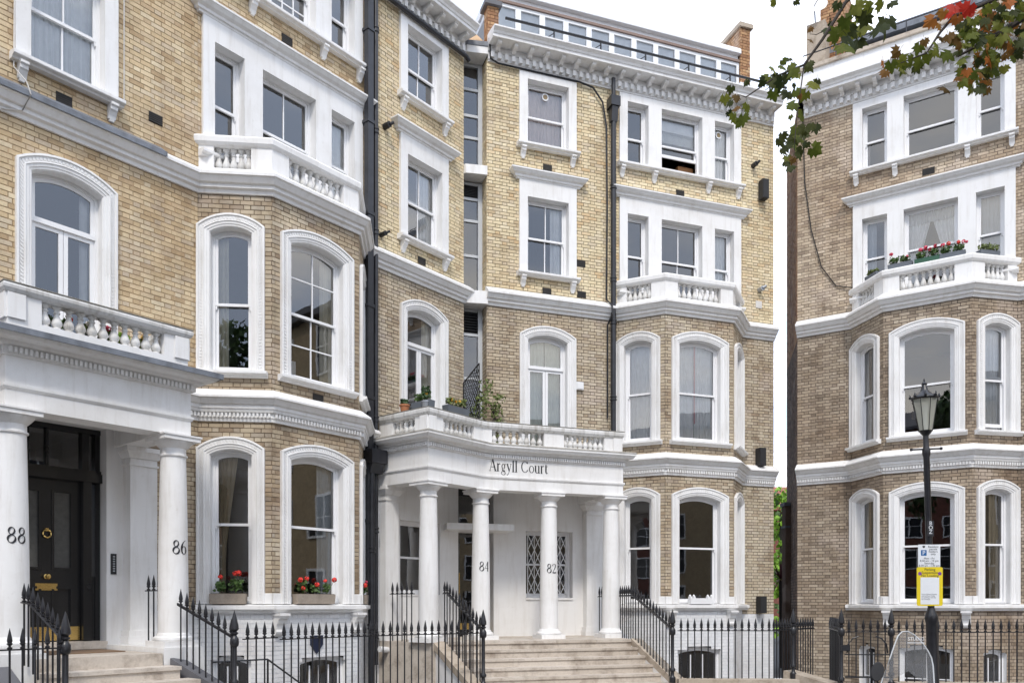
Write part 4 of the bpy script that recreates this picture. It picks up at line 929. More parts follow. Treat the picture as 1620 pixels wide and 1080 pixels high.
dm.lathe(0, 0, [(.02, 0), (.12, .012), (.22, .04), (.30, .08), (.31, .085), (.29, .085), (.21, .05), (.10, .02)], 24)
link("reflector", dm.mesh("reflector", "planter_white", True), dish, loc=(cx_, cy_, cz_), rot=(math.radians(70), 0, math.radians(-8)))
MB().tube([(cx_, cy_, cz_), (cx_ + .02, cy_ - .30, cz_ + .02)], .012).obj("arm", "black_paint", dish); MB().tube([R.w(-.98, -.6, 16.5), (cx_, cy_, cz_)], .02).obj("mast", "galvanised", dish)
# downpipes
def pipe(house, name, pts, r, mat="pipe_paint", n=10, collars=()):
    o = MB().tube(pts, r, n).obj(name, mat, house, True)
    for z in collars:
        x, y = pts[0][0], pts[0][1]; MB().lathe(x, y, [(r + .004, z), (r + .018, z + .01), (r + .018, z + .035), (r + .006, z + .045), (r + .006, z + .075), (r + .018, z + .085), (r + .018, z + .11), (r + .004, z + .12)], n).obj("collar", mat, o, True)
    return o
m = MB(); m.box(L, 4.08, 4.22, .10, .22, 2.0, 15.0); rp = m.obj("downpipe", "pipe_paint", hL)
for z in (3.2, 5.6, 7.4, 9.2, 11.0, 12.8): MB().box(L, 4.065, 4.235, .02, .235, z, z + .06).obj("pipe_bracket", "pipe_paint", rp)
pipe(hL, "downpipe", [L.w(4.36, .12, .4), L.w(4.36, .12, 15)], .05, collars=(.9, 3.0, 5.2, 8.9, 10.9, 12.9))
m = MB(); m.box(L, 4.06, 4.46, .04, .36, 4.35, 4.62); m.oz(L, 4.1, 4.42, [(.05, 4.35), (.32, 4.35), (.26, 4.16), (.10, 4.16)]); m.obj("rainwater_head", "pipe_paint", hL)
pipe(hL, "waste_pipe", [L.w(4.72, .25, 4.95), L.w(4.62, .22, 4.7), L.w(4.55, .2, 4.6)], .035); pipe(hL, "downpipe", [L.w(4.18, .2, -.5), L.w(4.18, .2, 4.3)], .065, collars=(1.1, 2.6))
pipe(hC, "waste_pipe", [L.w(4.66, .45, 4.42), L.w(4.6, .25, 4.3), L.w(4.5, .2, 4.2)], .035)
pipe(hC, "gutter_pipe", [L.w(4.45, .12, 13.80), L.w(7.0, .12, 13.80), L.w(7.10, .14, 13.72)], .05)
pc = pipe(hC, "downpipe", [C.w(2.45, .14, 13.0), C.w(2.45, .14, 4.95)], .062, collars=(6.4, 8.2, 9.2, 11.4)); pipe(hC, "downpipe", [C.w(2.45, .14, 13.5), C.w(2.45, .14, 14.02)], .05)
m = MB(); m.box(C, 2.33, 2.57, .02, .28, 13.32, 13.55); m.oz(C, 2.37, 2.53, [(.04, 13.32), (.25, 13.32), (.20, 12.98), (.08, 12.98)]); m.obj("rainwater_head", "pipe_paint", hC)
pipe(hC, "cable_run", [C.w(-.62, .10, 14.3), C.w(-.58, .08, 13.86), C.w(-.4, .07, 13.80), C.w(1.6, .07, 13.80), C.w(1.95, .07, 13.74), C.w(2.2, .07, 13.45), C.w(2.3, .07, 12.9), C.w(2.32, .07, 11.0), C.w(2.30, .07, 8.8), C.w(2.36, .26, 8.6), C.w(2.36, .26, 8.4), C.w(2.33, .07, 8.2), C.w(2.33, .07, 6)], .022, n=6)
pipe(hR, "cable_run", [R.w(-1.15, .03, 13.8), R.w(-1.1, .03, 12.2), R.w(-.95, .03, 11.0), R.w(-.7, .03, 10.0), R.w(-.35, .03, 9.45), R.w(.05, .04, 9.32)], .014, "cable", 5)
pipe(hL, "cable_run", [L.w(-.58, .02, 14.0), L.w(-.60, .02, 11.2), L.w(-.60, .02, 9.2)], .010, "cable_white", 5); pipe(hL, "cable_run", [L.w(-2.12, .03, 11), L.w(-2.14, .05, 9.0), L.w(-2.05, .25, 8.75), L.w(-2.0, .26, 8.6), L.w(-2.05, .1, 8.42), L.w(-2.3, .05, 8.35)], .009, "cable_white", 5)
# vents and boxes on the walls
def vent(house, F, s, z, w=.22, h=.15, mat="vent_dark"):
    m = MB(); m.box(F, s - w / 2, s + w / 2, -.02, .012, z - h / 2, z + h / 2); v = m.obj("air_vent", mat, house); q = MB()
    for k in range(5): q.box(F, s - w / 2, s + w / 2, .012, .018, z - h / 2 + (k + .2) * h / 5, z - h / 2 + (k + .55) * h / 5)
    q.obj("grille", mat, v)
for px, py in ((101, 158), (246, 188), (454, 64)): vent(hL, L, *L.un(px, py))
vent(hL, BL.b, *BL.b.un(503, 631)); 
for px, py in ((667, 413),): vent(hC, L, *L.un(px, py))
for px, py in ((866, 266), (865, 461), (919, 417), (920, 466)): vent(hC, C, *C.un(px, py))
vent(hC, C, *C.un(1076, 306)); vent(hR, R, *R.un(1469, 271), w=.26)
for i, (px, py, h) in enumerate(((1203.5, 304, .48), (1199, 724, .45), (1200, 956, .42))):
    s, z = C.un(px, py); m = MB(); m.box(C, s - .09, s + .09, .03, .22, z - h / 2, z + h / 2); m.box(C, s - .06, s + .06, -.01, .03, z - h / 4, z + h / 4); m.box(C, s - .075, s + .075, .22, .225, z - h / 2 + .02, z + h / 2 - .02)
    m.obj("wall_speaker_box", "box_black", None, label=("black box on the corner house's end wall beside its top windows", "black box on the corner house's end wall above the storey cornice", "lowest black box on the corner house's end wall, behind the railings")[i], cat="wall box", group="black wall boxes")
def flue(house, F, px, py, mat, r=.06):
    s, z = F.un(px, py); a = F.w(s, 0, z); b = F.w(s, .16, z); m = MB().tube([a, b], r, 12); m.tube([F.w(s, .16, z), F.w(s + .07, .2, z + .05)], r * .55, 8); m.obj("flue", mat, house, True)
flue(hC, C, 1191, 263, "box_black"); flue(hC, C, 1201, 459, "galvanised"); flue(hC, L, 608, 201, "box_black"); flue(hC, L, 602, 372, "box_black", .045)
s, z = C.un(1200, 482); MB().box(C, s - .09, s + .09, -.01, .02, z - .09, z + .09).obj("vent_frame", "cable_white", hC); vent(hC, C, s, z, .13, .13)
s, z = C.un(916, 611); m = MB(); m.box(C, s - .09, s + .09, 0, .07, z - .09, z + .09); m.box(C, s - .07, s + .07, .07, .08, z - .07, z + .07); m.obj("alarm_box", "planter_white", None, label="small white alarm box beside the arched window above the portico", cat="alarm box")
def round_vent(parent, F, px, py, o=-.165, r=.085):
    s, z = F.un(px, py, o); a = MB().tube([F.w(s, o, z), F.w(s, o + .025, z)], r, 20).obj("round_vent", "sash_paint", parent, True); MB().tube([F.w(s, o + .026, z), F.w(s, o + .03, z)], r * .66, 16).obj("vent_disc", "cord_tan", a)
round_vent(sC[2], C, 862, 155); round_vent(wC['t3'], C, 1136, 215)
# ------------------------------------------------------------------ ground, sunken areas, steps
NWL, NWR = (-.50, 14.39), (3.03, 15.64)          # newels at the foot of the Argyll steps
n88, n86 = L.xy(-2.515, 2.6), L.xy(-.34, 2.6)
kink = L.xy(2.251, 2.6); cR1 = (4.92, 15.64); g1331 = (pix(1331, 0, 15.0)[0], 15.0); g1410 = (pix(1410, 0, 14.9)[0], 14.9); rEnd = (13.5, 14.6)
line = [L.xy(-12, 2.6), n88, n86, kink, NWL, NWR, cR1, g1331, g1410, rEnd, (60, 14.0)]
front = line + [(60, -400), (-400, -400), (-400, line[0][1] - 5)]
gm = MB(); gm.face([(x, y, GZ - .16) for x, y in [(60, 9.5), (60, -600), (-600, -600), (-600, -12), (-13, 3), (-5, 7.0), (0, 10.5), (4, 11.8)]])
gm.face([(x, y, GZ - .16) for x, y in [(60, 14.0), (60, 600), (1200, 600), (1200, -600), (60, -600)]]); gm.face([(-600, 600, GZ - .2), (60, 600, GZ - .2), (60, 34, GZ - .2), (-600, 34, GZ - .2)])
gm.face([(4.5, 21.3, -.3), (14, 21.3, -.3), (16, 34, -.22), (4.5, 34, -.22)]); gm.obj("ground", "asphalt", None, kind="structure")
pv = line + [(60, 9.5), (4, 11.8), (0, 10.5), (-5, 7.0), (-13, 3.0)]
MB().plan(pv, GZ - .30, GZ).obj("pavement", "paving", None, kind="structure")
MB().face([(x, y, BOT) for x, y in [L.xy(-12, 2.7), L.xy(2.3, 2.7), (3, 15.9), (16, 15.2), R.xy(7, -2), (7.6, 28), C.xy(-3, -3), L.xy(-12, -3)]]).obj("sunken_area_floor", "paving", None, kind="structure")
MB().sweep(line, [(-.30, BOT), (-.02, BOT), (-.02, GZ - .01), (-.30, GZ - .01)], closed=True).obj("area_retaining_wall", "mortar_W", None, kind="structure")
# steps up to the Argyll portico
stp = thing("stone_steps", "wide worn stone steps rising to the white portico numbered 84 and 82", "steps", (1, 15, GZ))
dR = (2.47, 17.2); dLft = (dR[0] - 4.0 * C.d[0], dR[1] - 4.0 * C.d[1])
def edge(t): return lerp(dLft, NWL, t), lerp(dR, NWR, t)
landing = [L.xy(4.5, -.0), L.xy(4.55, 1.50), dLft, dR, C.xy(2.62, 0), C.xy(-.65, -.5), L.xy(7.06, -.5)]
MB().plan(landing, BOT, LZ).obj("landing", "step_stone", stp)
for k in range(1, 6):
    t0, t1 = max(0, .308 * (k - 1) / 1.67), .308 * k / 1.67; a0, b0 = edge(t0); a1, b1 = edge(t1); zt = LZ - .152 * k
    cuts = sorted([0, 1] + [min(.92, max(.08, x + rng.uniform(-.07, .07))) for x in (.3, .63)])
    for u0, u1 in zip(cuts[:-1], cuts[1:]):
        q = [lerp(a0, b0, u0), lerp(a0, b0, u1), lerp(a1, b1, u1), lerp(a1, b1, u0)]; q[1] = lerp(q[1], q[0], .0015); q[2] = lerp(q[2], q[3], .0015)
        m = MB(); dz = rng.uniform(-.003, .003); nx_, ny_ = C.n[0] * .025, C.n[1] * .025
        m.plan(q, -.3, zt - .045); qq = [q[0], q[1], (q[2][0] + nx_, q[2][1] + ny_), (q[3][0] + nx_, q[3][1] + ny_)]; m.plan(qq, zt - .0445, zt + dz); m.obj("step", "step_stone", stp)
# nosing stones of the landing
for u0, u1 in ((0, .27), (.27, .58), (.58, .8), (.8, 1)):
    a0, b0 = edge(0); nx_, ny_ = C.n[0] * .03, C.n[1] * .03; q = [lerp(a0, b0, u0), lerp(a0, b0, u1 - .001)]; bk = [(p[0] - C.n[0] * .3, p[1] - C.n[1] * .3) for p in q]
    MB().plan([bk[0], bk[1], (q[1][0] + nx_, q[1][1] + ny_), (q[0][0] + nx_, q[0][1] + ny_)], LZ - .05, LZ + .006).obj("step", "step_stone", stp)
def raked(name, p, q, zp, zq, w, drop, parent, mat):
    dx, dy = q[0] - p[0], q[1] - p[1]; l = math.hypot(dx, dy); nx, ny = dy / l * w, -dx / l * w
    m = MB(); b = [(p[0], p[1], zp - drop), (q[0], q[1], zq - drop), (q[0] + nx, q[1] + ny, zq - drop), (p[0] + nx, p[1] + ny, zp - drop)]; t = [(x, y, z + drop) for x, y, z in b]; m.hexa(b + t); return m.obj(name, mat, parent)
raked("side_coping", dR, NWR, LZ + .02, .20, -.24, .14, stp, "coping_stone"); raked("side_coping", dLft, NWL, LZ + .02, .20, .24, .14, stp, "coping_stone")
raked("side_wall", lerp(dR, NWR, 0), NWR, LZ - .122, .058, -.20, 2.8, stp, "white_paint"); raked("side_wall", dLft, NWL, LZ - .122, .058, .20, 2.8, stp, "white_paint")
# steps of the left porch
sl_ = thing("stone_steps", "short flight of stone steps up to the black door at 88", "steps", L.w(-1.5, 2.6, GZ))
MB().box(L, -2.50, -.90, .06, 1.75, BOT, .93).obj("landing", "step_stone", sl_)
MB().box(L, -2.2, -1.05, .25, 1.0, .931, .945).obj("door_mat", "mat_brown", None, label="brown door mat lying in front of the black door", cat="door mat")
for k in range(1, 6):
    m = MB(); o1_ = 1.75 + .29 * k; zt = .93 - .165 * k; m.box(L, -2.50, -.92 + .11 * k, 1.75 + .29 * (k - 1), o1_, BOT, zt - .05); m.box(L, -2.51, -.91 + .11 * k, 1.75 + .29 * (k - 1), o1_ + .025, zt - .0495, zt); m.obj("step", "step_stone", sl_)
raked("side_coping", L.xy(-.80, 1.76), L.xy(-.36, 2.75), .86, .30, -.26, .25, sl_, "slate"); raked("side_coping", L.xy(-2.80, 1.76), L.xy(-2.75, 2.75), .86, .30, .24, .25, sl_, "slate")
raked("side_wall", L.xy(-.76, 1.76), L.xy(-.36, 2.7), .605, .045, -.18, 3, sl_, "white_paint")
# stone plinths under the street railings
def plinth(label, p, q, w=.30, z=.20):
    dx, dy = q[0] - p[0], q[1] - p[1]; l = math.hypot(dx, dy); nx, ny = dy / l * w / 2, -dx / l * w / 2; t = thing("stone_plinth", label, "plinth", (p[0], p[1], GZ)); n = max(1, int(l / 1.1))
    for k in range(n):
        a, b = lerp(p, q, k / n), lerp(p, q, (k + 1) / n - .003); MB().plan([(a[0] + nx, a[1] + ny), (b[0] + nx, b[1] + ny), (b[0] - nx, b[1] - ny), (a[0] - nx, a[1] - ny)], GZ - .2, z + rng.uniform(-.006, .006)).obj("plinth_stone", "coping_stone", t)
plinth("low stone plinth under the railing right of the wide steps", (NWR[0] + .1, NWR[1]), (5.35, 15.5)); plinth("low stone plinth under the railing below the right house", (g1410[0] + .05, g1410[1]), rEnd)
# ------------------------------------------------------------------ iron railings
BARS = {}
def bar_mesh(below, fin=.24):
    key = round(below, 2)
    if key not in BARS:
        m = MB(); m.lathe(0, 0, [(.0115, -below), (.0115, 0)], 8); m.lathe(0, 0, [(.012, .0), (.026, .012), (.028, .022), (.013, .034), (.013, .045), (.030, .062), (.030, .07), (.022, .075), (.028, .095), (.026, .12), (.014, .18), (.001, fin)], 8, cap=False)
        BARS[key] = m.mesh("bar", "black_paint", True)
    return BARS[key]
def newel_mesh(below):
    key = ('n', round(below, 2))
    if key not in BARS:
        m = MB(); m.lathe(0, 0, [(.06, -below), (.06, -below + .10), (.035, -below + .13), (.033, -below + .2), (.055, -below + .22), (.055, -below + .26), (.033, -below + .29), (.033, -.08), (.055, -.06), (.06, -.03), (.058, .03), (.04, .06), (.028, .08), (.05, .10), (.05, .115), (.03, .13), (.058, .16), (.056, .20), (.035, .30), (.002, .42)], 12); BARS[key] = m.mesh("newel_post", "black_paint", True)
    return BARS[key]
def railing(label, runs, newels=(), name="railing", group="black iron railings"):
    """runs: (p, q, rail height at p, at q, bar bottom at p, at q, spacing)"""
    p0 = runs[0][0]; t = thing(name, label, name, (p0[0], p0[1], runs[0][4]), group)
    for p, q, zr0, zr1, zb0, zb1, sp in runs:
        l = math.hypot(q[0] - p[0], q[1] - p[1]); a = (p[0], p[1], zr0); b = (q[0], q[1], zr1); m = MB()
        dx, dy = (q[0] - p[0]) / l, (q[1] - p[1]) / l; nx, ny = dy * .019, -dx * .019; h = .008 if abs(zr0 - zr1) < .05 else .017
        m.hexa([(p[0] + nx, p[1] + ny, zr0 - h), (q[0] + nx, q[1] + ny, zr1 - h), (q[0] - nx, q[1] - ny, zr1 - h), (p[0] - nx, p[1] - ny, zr0 - h), (p[0] + nx, p[1] + ny, zr0 + h), (q[0] + nx, q[1] + ny, zr1 + h), (q[0] - nx, q[1] - ny, zr1 + h), (p[0] - nx, p[1] - ny, zr0 + h)]); m.obj("rail", "black_paint", t)
        n = max(1, int(round(l / sp)))
        for k in range(n):
            u = (k + .5) / n; z = zr0 + (zr1 - zr0) * u; zb = zb0 + (zb1 - zb0) * u
            link("bar", bar_mesh(round((z - zb) * 20) / 20), t, loc=(p[0] + (q[0] - p[0]) * u, p[1] + (q[1] - p[1]) * u, z), rotz=rng.uniform(0, 6))
    for x, y, z, zb in newels: link("newel_post", newel_mesh(z - zb), t, loc=(x, y, z))
    return t
ZR = 1.10
railing("black railing at the left picture edge, running up to the newel post before 88", [(L.xy(-6, 2.6), n88, ZR, ZR, .1, .1, .13)])
railing("sloping stair railing directly in front of the black door, column 88 side", [(L.xy(-2.66, 1.75), L.xy(-2.64, 1.95), 1.62, 1.60, .9, .85, .13), (L.xy(-2.64, 1.95), n88, 1.60, 1.17, .80, .35, .10)], [(n88[0], n88[1], 1.10, .3)])
railing("sloping stair railing starting at the foot of the column numbered 86", [(L.xy(-.69, 1.76), n86, 1.60, 1.14, .80, .34, .105)], [(n86[0], n86[1], 1.10, .3)])
railing("short black railing folded back beside the newel post before 86", [((n86[0] + .07, n86[1] + .15), (n86[0] + .36, n86[1] + .75), 1.12, 1.12, .1, .1, .16)])
railing("long black railing before the left bay, up to the wide steps' newel", [(L.xy(.39, 2.6), kink, ZR, ZR, .0, .0, .128), (kink, lerp(kink, NWL, .97), ZR, ZR, .0, .0, .128)])
railing("sloping black stair railing on the left side of the wide steps", [(lerp(dLft, NWL, -.02), lerp(dLft, NWL, .12), 1.80, 1.80, LZ, LZ, .13), (lerp(dLft, NWL, .12), lerp(dLft, NWL, .97), 1.78, 1.15, .82, .2, .145)], [(NWL[0], NWL[1], 1.09, .12)])
railing("sloping black stair railing on the right side of the wide steps", [((C.xy(1.95, 1.25)), (dR[0] + .07, dR[1] + .02), 1.77, 1.77, LZ, LZ, .125), ((dR[0] + .07, dR[1] + .02), lerp(dR, NWR, .97), 1.76, 1.15, .80, .2, .135)], [(NWR[0], NWR[1], 1.09, .12)])
railing("short black railing between white pilaster and column, left end of the portico", [(L.xy(4.58, .3), L.xy(4.56, 1.0), 1.80, 1.80, LZ, LZ, .13)])
railing("short black railing between white pilaster and column, right end of the portico", [(C.xy(1.95, .35), C.xy(1.93, 1.1), 1.77, 1.77, LZ, LZ, .14)])
railing("short black railing between pilaster and column 86 on the left porch", [(L.xy(-.45, .40), L.xy(-.45, 1.18), 1.80, 1.80, .93, .93, .15)])
railing("black railing from the wide steps to the gap between the houses", [((NWR[0] + .1, NWR[1]), cR1, ZR, ZR, .2, .2, .128)])
railing("oblique black railing in front of the gap between the houses", [(cR1, (6.2, 17.0), ZR, ZR, .1, .1, .12)], [(pix(1255, 0, 15.6)[0], 15.6, ZR, .2)])
railing("dense dark railing receding behind the gate's left post", [(g1331, (6.6, 17.2), ZR, ZR, .0, .0, .075)], [(g1331[0], g1331[1], ZR, .0)])
gt = railing("black iron gate with scrolled brackets, left of the lamp post", [(lerp(g1331, g1410, .08), lerp(g1331, g1410, .95), ZR, ZR, .28, .28, .135)], [(g1410[0], g1410[1], ZR, .1)], name="gate", group=None)
gF = Frame(g1331, math.degrees(math.atan2(g1410[0] - g1331[0], g1410[1] - g1331[1]))); m = MB(); m.box(gF, .06, .86, -.015, .015, .27, .30); m.box(gF, .06, .86, -.012, .012, .68, .70); m.obj("rail", "black_paint", gt)
for s_, sg_ in ((.10, 1), (.80, -1)): MB().tube([gF.w(s_, 0, .72), gF.w(s_ + .02 * sg_, 0, .88), gF.w(s_ + .10 * sg_, 0, .98), gF.w(s_ + .2 * sg_, 0, 1.02)], .014, 6).obj("scroll_bracket", "black_paint", gt)
MB().box(gF, -.02, .14, .03, .06, .76, .86).obj("lock_box", "black_paint", gt)
railing("black railing below the right house, from gate post to picture edge", [(lerp(g1410, rEnd, .01), rEnd, ZR, ZR, .2, .2, .138)])
m = thing("stone_block", "sloping grey kerb stone behind the railing in the gap", "kerb stone", (5.6, 15.9, GZ)); raked("block", (5.45, 16.0), (6.05, 15.35), .34, .16, .4, .6, m, "coping_stone")
ah = thing("handrail", "thin black handrail leading down into the area before the left bay", "handrail", L.w(.2, 2.0, 0))
MB().tube([L.w(-.25, 1.9, .78), L.w(.62, 1.95, .78), L.w(1.3, 2.0, .30), L.w(2.2, 2.0, -.6)], .014, 6).obj("rail", "black_paint", ah)
for s_, z_ in ((.62, .78), (1.3, .30)): MB().tube([L.w(s_, 1.96, -1.2), L.w(s_, 1.96, z_)], .016, 6).obj("post", "black_paint", ah)
# basement windows and pipes seen through the railings
def basement(house, face, s0, s1, z0, z1, vb=2, hb=1):
    F = face.F; w = s1 - s0; Rr = arch_params(w, .09); cz = z1 + .09 - Rr; face.holes.append(('a', s0, s1, z0, z1, Rr, cz)); m = MB()
    o_ = outline(s0 - .0, s1 + .0, z0, z1, Rr, cz, 0.0); m.strip([F.w(s, -.005, z) for s, z in o_], [F.w(s, -.16, z) for s, z in o_]); m.box(F, s0 - .05, s1 + .05, -.16, .05, z0 - .08, z0); wn_ = m.obj("window", "white_paint", house)
    sash(wn_, F, s0, s1, z0, z1, Rr, cz, style="fixed", vb=vb, hbl=hb, o=-.10); frame_room(house, F, s0, s1, z0, z1, 1.8)
basement(hC, BAYF["C"][1], .33, 1.5, -.9, .50); basement(hL, BAYF["L"][1], .55, 1.55, -1.0, .62, 3, 1); basement(hL, BAYF["L"][0], .2, .85, -1.0, .66); basement(hR, BAYF["R"][1], .35, 1.45, -.8, .58, 1, 1); basement(hR, BAYF["R"][2], .3, .9, -.8, .50); basement(hR, BAYF["R"][0], .3, .9, -.8, .55)
pipe(hC, "waste_pipe", [L.w(4.3, .3, .72), L.w(4.9, .3, .66), L.w(5.0, .3, .6), L.w(5.02, .3, .45), L.w(5.02, .3, -1.5)], .06, "planter_white")
MB().box(L, 4.40, 6.0, .0, .05, BOT, LZ - .02).obj("area_wall", "white_paint", hC)
m = MB(); s, z = BL.b.un(500, 1017); m.sz(BL.b, [(s - .13, z + .14), (s + .13, z + .14), (s + .13, z - .02), (s, z - .18), (s - .13, z - .02)], 0, .03); m.obj("wall_shield", "navy", None, label="small dark blue shield plaque on the white wall under the left bay", cat="plaque")
# ------------------------------------------------------------------ curtains and things behind the glass
def wcur(F, c, hw, z0, z1, mat, label, part="full", **kw):
    a, b = c - hw, c + hw
    if part == "left": b = a + (b - a) * kw.pop("frac", .38)
    elif part == "right": a = b - (b - a) * kw.pop("frac", .38)
    return curtain(F, a, b, z0, z1, mat, label, **kw)
cc = BC.c; cl2 = BL.c; cr = BR.c
wcur(BC.b, BC.W / 2 - .29, .29, 5.46, 7.96, "net_white", "white net curtain, left half, in the corner house's bay over the storey cornice")
wcur(BC.b, BC.W / 2 + .29, .28, 5.46, 7.96, "net_white", "white net curtain, right half, in the corner house's bay over the storey cornice")
curtain(BC.b, BC.W / 2 - .022, BC.W / 2 + .022, 5.9, 7.9, "stripe_red", "narrow red curtain edging down the middle of the corner bay window", o=-.235, folds=2, amp=.004)
wcur(BC.a, .53, .36, 5.46, 7.9, "net_white", "greyish white curtain in the narrow angled bay window right of the black pipe")
wcur(BC.e, .66, .36, 5.46, 7.9, "net_white", "white curtain in the thin edge-on bay window beside the end wall")
wcur(C, .83 - .24, .25, 5.0, 7.9, "curtain_green", "pale curtain, left leaf of the arched window over the lettering"); wcur(C, .83 + .27, .24, 5.0, 7.9, "curtain_green", "pale curtain, right leaf of the arched window over the lettering")
wcur(C, .83, .52, 12.2, 13.65, "curtain_pink", "pinkish curtain filling the top window above the lettering")
wcur(C, .83, .50, 9.25, 10.9, "net_white", "white curtain drawn to the right in the window above the arched one", "right", frac=.34)
wcur(C, .83, .50, 9.25, 10.9, "net_white", "thin white curtain edge on the left of the window above the arched one", "left", frac=.12)
wcur(C, cc + 1.21, .27, 9.1, 10.9, "net_white", "white curtain in the right light above the corner house's bay balcony"); wcur(C, cc + 1.21, .27, 12.2, 13.6, "net_white", "white curtain behind the round vent, top right of the corner house")
wcur(C, cc, .54, 13.0, 13.6, "blind_white", "white roller blind half down in the open top window", folds=1, amp=.003, name="blind", cat="blind")
bx_ = thing("wooden_box", "brown wooden box standing inside the open top window", "box", C.w(cc + .33, -.5, 12.12)); MB().box(C, cc + .12, cc + .55, -.75, -.35, 12.12, 12.55).obj("box_body", "wood_box", bx_); MB().tube([C.w(cc + .2, -.4, 12.55), C.w(cc + .3, -.4, 12.62), C.w(cc + .42, -.4, 12.55)], .012).obj("handle", "box_black", bx_)
wcur(L, 5.81, .50, 5.0, 7.9, "curtain_cream", "cream curtain at the right of the arched window in the left wing", "right", frac=.3); wcur(L, 5.81, .50, 9.25, 10.9, "net_white", "net curtain at the right of the left wing's second window", "right", frac=.45)
wcur(L, -1.41, .51, 9.25, 10.9, "net_white", "white net curtain across the top left window above the lead flashing"); wcur(L, -1.41, .5, 5.1, 7.9, "net_white", "white curtain edge on the right of the arched balcony window, far left", "right", frac=.22)
wcur(BL.a, .53, .34, 5.46, 7.9, "curtain_cream", "cream curtain on the left of the left bay's angled upper window", "left", frac=.36); wcur(BL.b, BL.W / 2, .56, 5.46, 7.95, "curtain_cream", "cream curtain on the right of the small-paned bay window", "right", frac=.27)
wcur(BL.b, BL.W / 2, .56, 5.46, 7.6, "net_white", "bunched white curtain at the left of the small-paned bay window", "left", frac=.3, gather=(.36, .44), o=-.5)
curtain(BL.a, .20, .60, 1.66, 4.2, "curtain_beige", "beige curtain swept to the left in the left bay's angled lower window", gather=(.20, .38)); wcur(BL.b, BL.W / 2, .56, 1.66, 4.2, "curtain_grey", "grey curtain at the right of the left bay's lower front window", "right", frac=.35)
wcur(L, cl2 + 1.21, .27, 9.1, 10.9, "net_white", "white curtain in the right light above the left bay's balcony", "right", frac=.75); wcur(L, cl2 - 1.21, .27, 9.1, 10.9, "net_white", "white curtain edge in the left light above the left bay's balcony", "left", frac=.18)
curtain(R, cr - .55, cr - .0, 9.1, 10.75, "net_white", "white curtain swept left in the flowered balcony window of the right house", gather=(cr - .55, cr - .30)); curtain(R, cr + .0, cr + .55, 9.1, 10.75, "net_white", "white curtain swept right in the flowered balcony window of the right house", gather=(cr + .30, cr + .55))
curtain(R, cr - .56, cr + .56, 10.62, 10.92, "curtain_grey", "grey gathered pelmet over the flowered balcony window of the right house", o=-.24, folds=16, cat="pelmet", name="pelmet")
wcur(R, cr + 1.21, .27, 9.1, 10.9, "curtain_grey", "grey blue curtain in the right light of the right house's balcony window"); wcur(R, cr - 1.21, .27, 9.1, 10.9, "curtain_grey", "grey curtain in the left light of the right house's balcony window", "left", frac=.5)
wcur(BR.a, .53, .34, 5.46, 7.9, "curtain_grey", "grey curtain in the right house's narrow angled upper bay window"); wcur(BR.e, .66, .34, 5.46, 7.9, "net_white", "net curtain in the right house's bay window at the picture edge")
wcur(BR.a, .53, .34, 1.66, 4.2, "curtain_beige", "beige curtain in the right house's narrow angled lower bay window"); wcur(BR.e, .66, .34, 1.66, 4.2, "curtain_beige", "beige curtain in the lower bay window at the right picture edge", "right", frac=.5)
wcur(R, cr - 1.21, .27, 12.2, 12.85, "curtain_pink", "pink curtain edge in the top left light of the right house", "left", frac=.22)
pcq = thing("desktop_computer", "white desktop computer seen from behind in the small-paned bay window", "computer", BL.b.w(.5, -.45, 5.4)); MB().box(BL.b, .37, .78, -.47, -.43, 5.50, 5.86).obj("monitor", "computer_white", pcq); MB().oz(BL.b, .52, .63, [(-.43, 5.4), (-.30, 5.4), (-.42, 5.62)]).obj("stand", "computer_white", pcq)
# ------------------------------------------------------------------ planted boxes and pots
def leaf_tuft(m, base, h, spread, n, size, r, droop=.3):
    for _ in range(n):
        a = r.uniform(0, 6.283); d = spread * math.sqrt(r.random()); p = Vector(base) + Vector((math.cos(a) * d, math.sin(a) * d, h * r.uniform(.25, 1)))
        q = Vector((r.gauss(0, 1), r.gauss(0, 1), r.gauss(.6, .6))).normalized(); u = q.orthogonal().normalized(); u.rotate(Matrix.Rotation(r.uniform(0, 6.28), 3, q)); v = q.cross(u); s_ = size * r.uniform(.7, 1.25)
        m.face([p + (u * math.cos(t) + v * math.sin(t)) * s_ * (1 if k % 2 else .82) + q * s_ * .25 * (k % 2) for k, t in enumerate([i * 6.283 / 6 for i in range(6)])])
def bloom(m, c, rad, r, n=26):
    for _ in range(n):
        q = Vector((r.gauss(0, 1), r.gauss(0, 1), r.gauss(.25, 1))).normalized(); p = Vector(c) + q * rad * r.uniform(.75, 1.05); u = q.orthogonal().normalized(); v = q.cross(u); s_ = rad * .5
        m.face([p + (u * math.cos(t) + v * math.sin(t)) * s_ for t in [i * 6.283 / 5 for i in range(5)]])
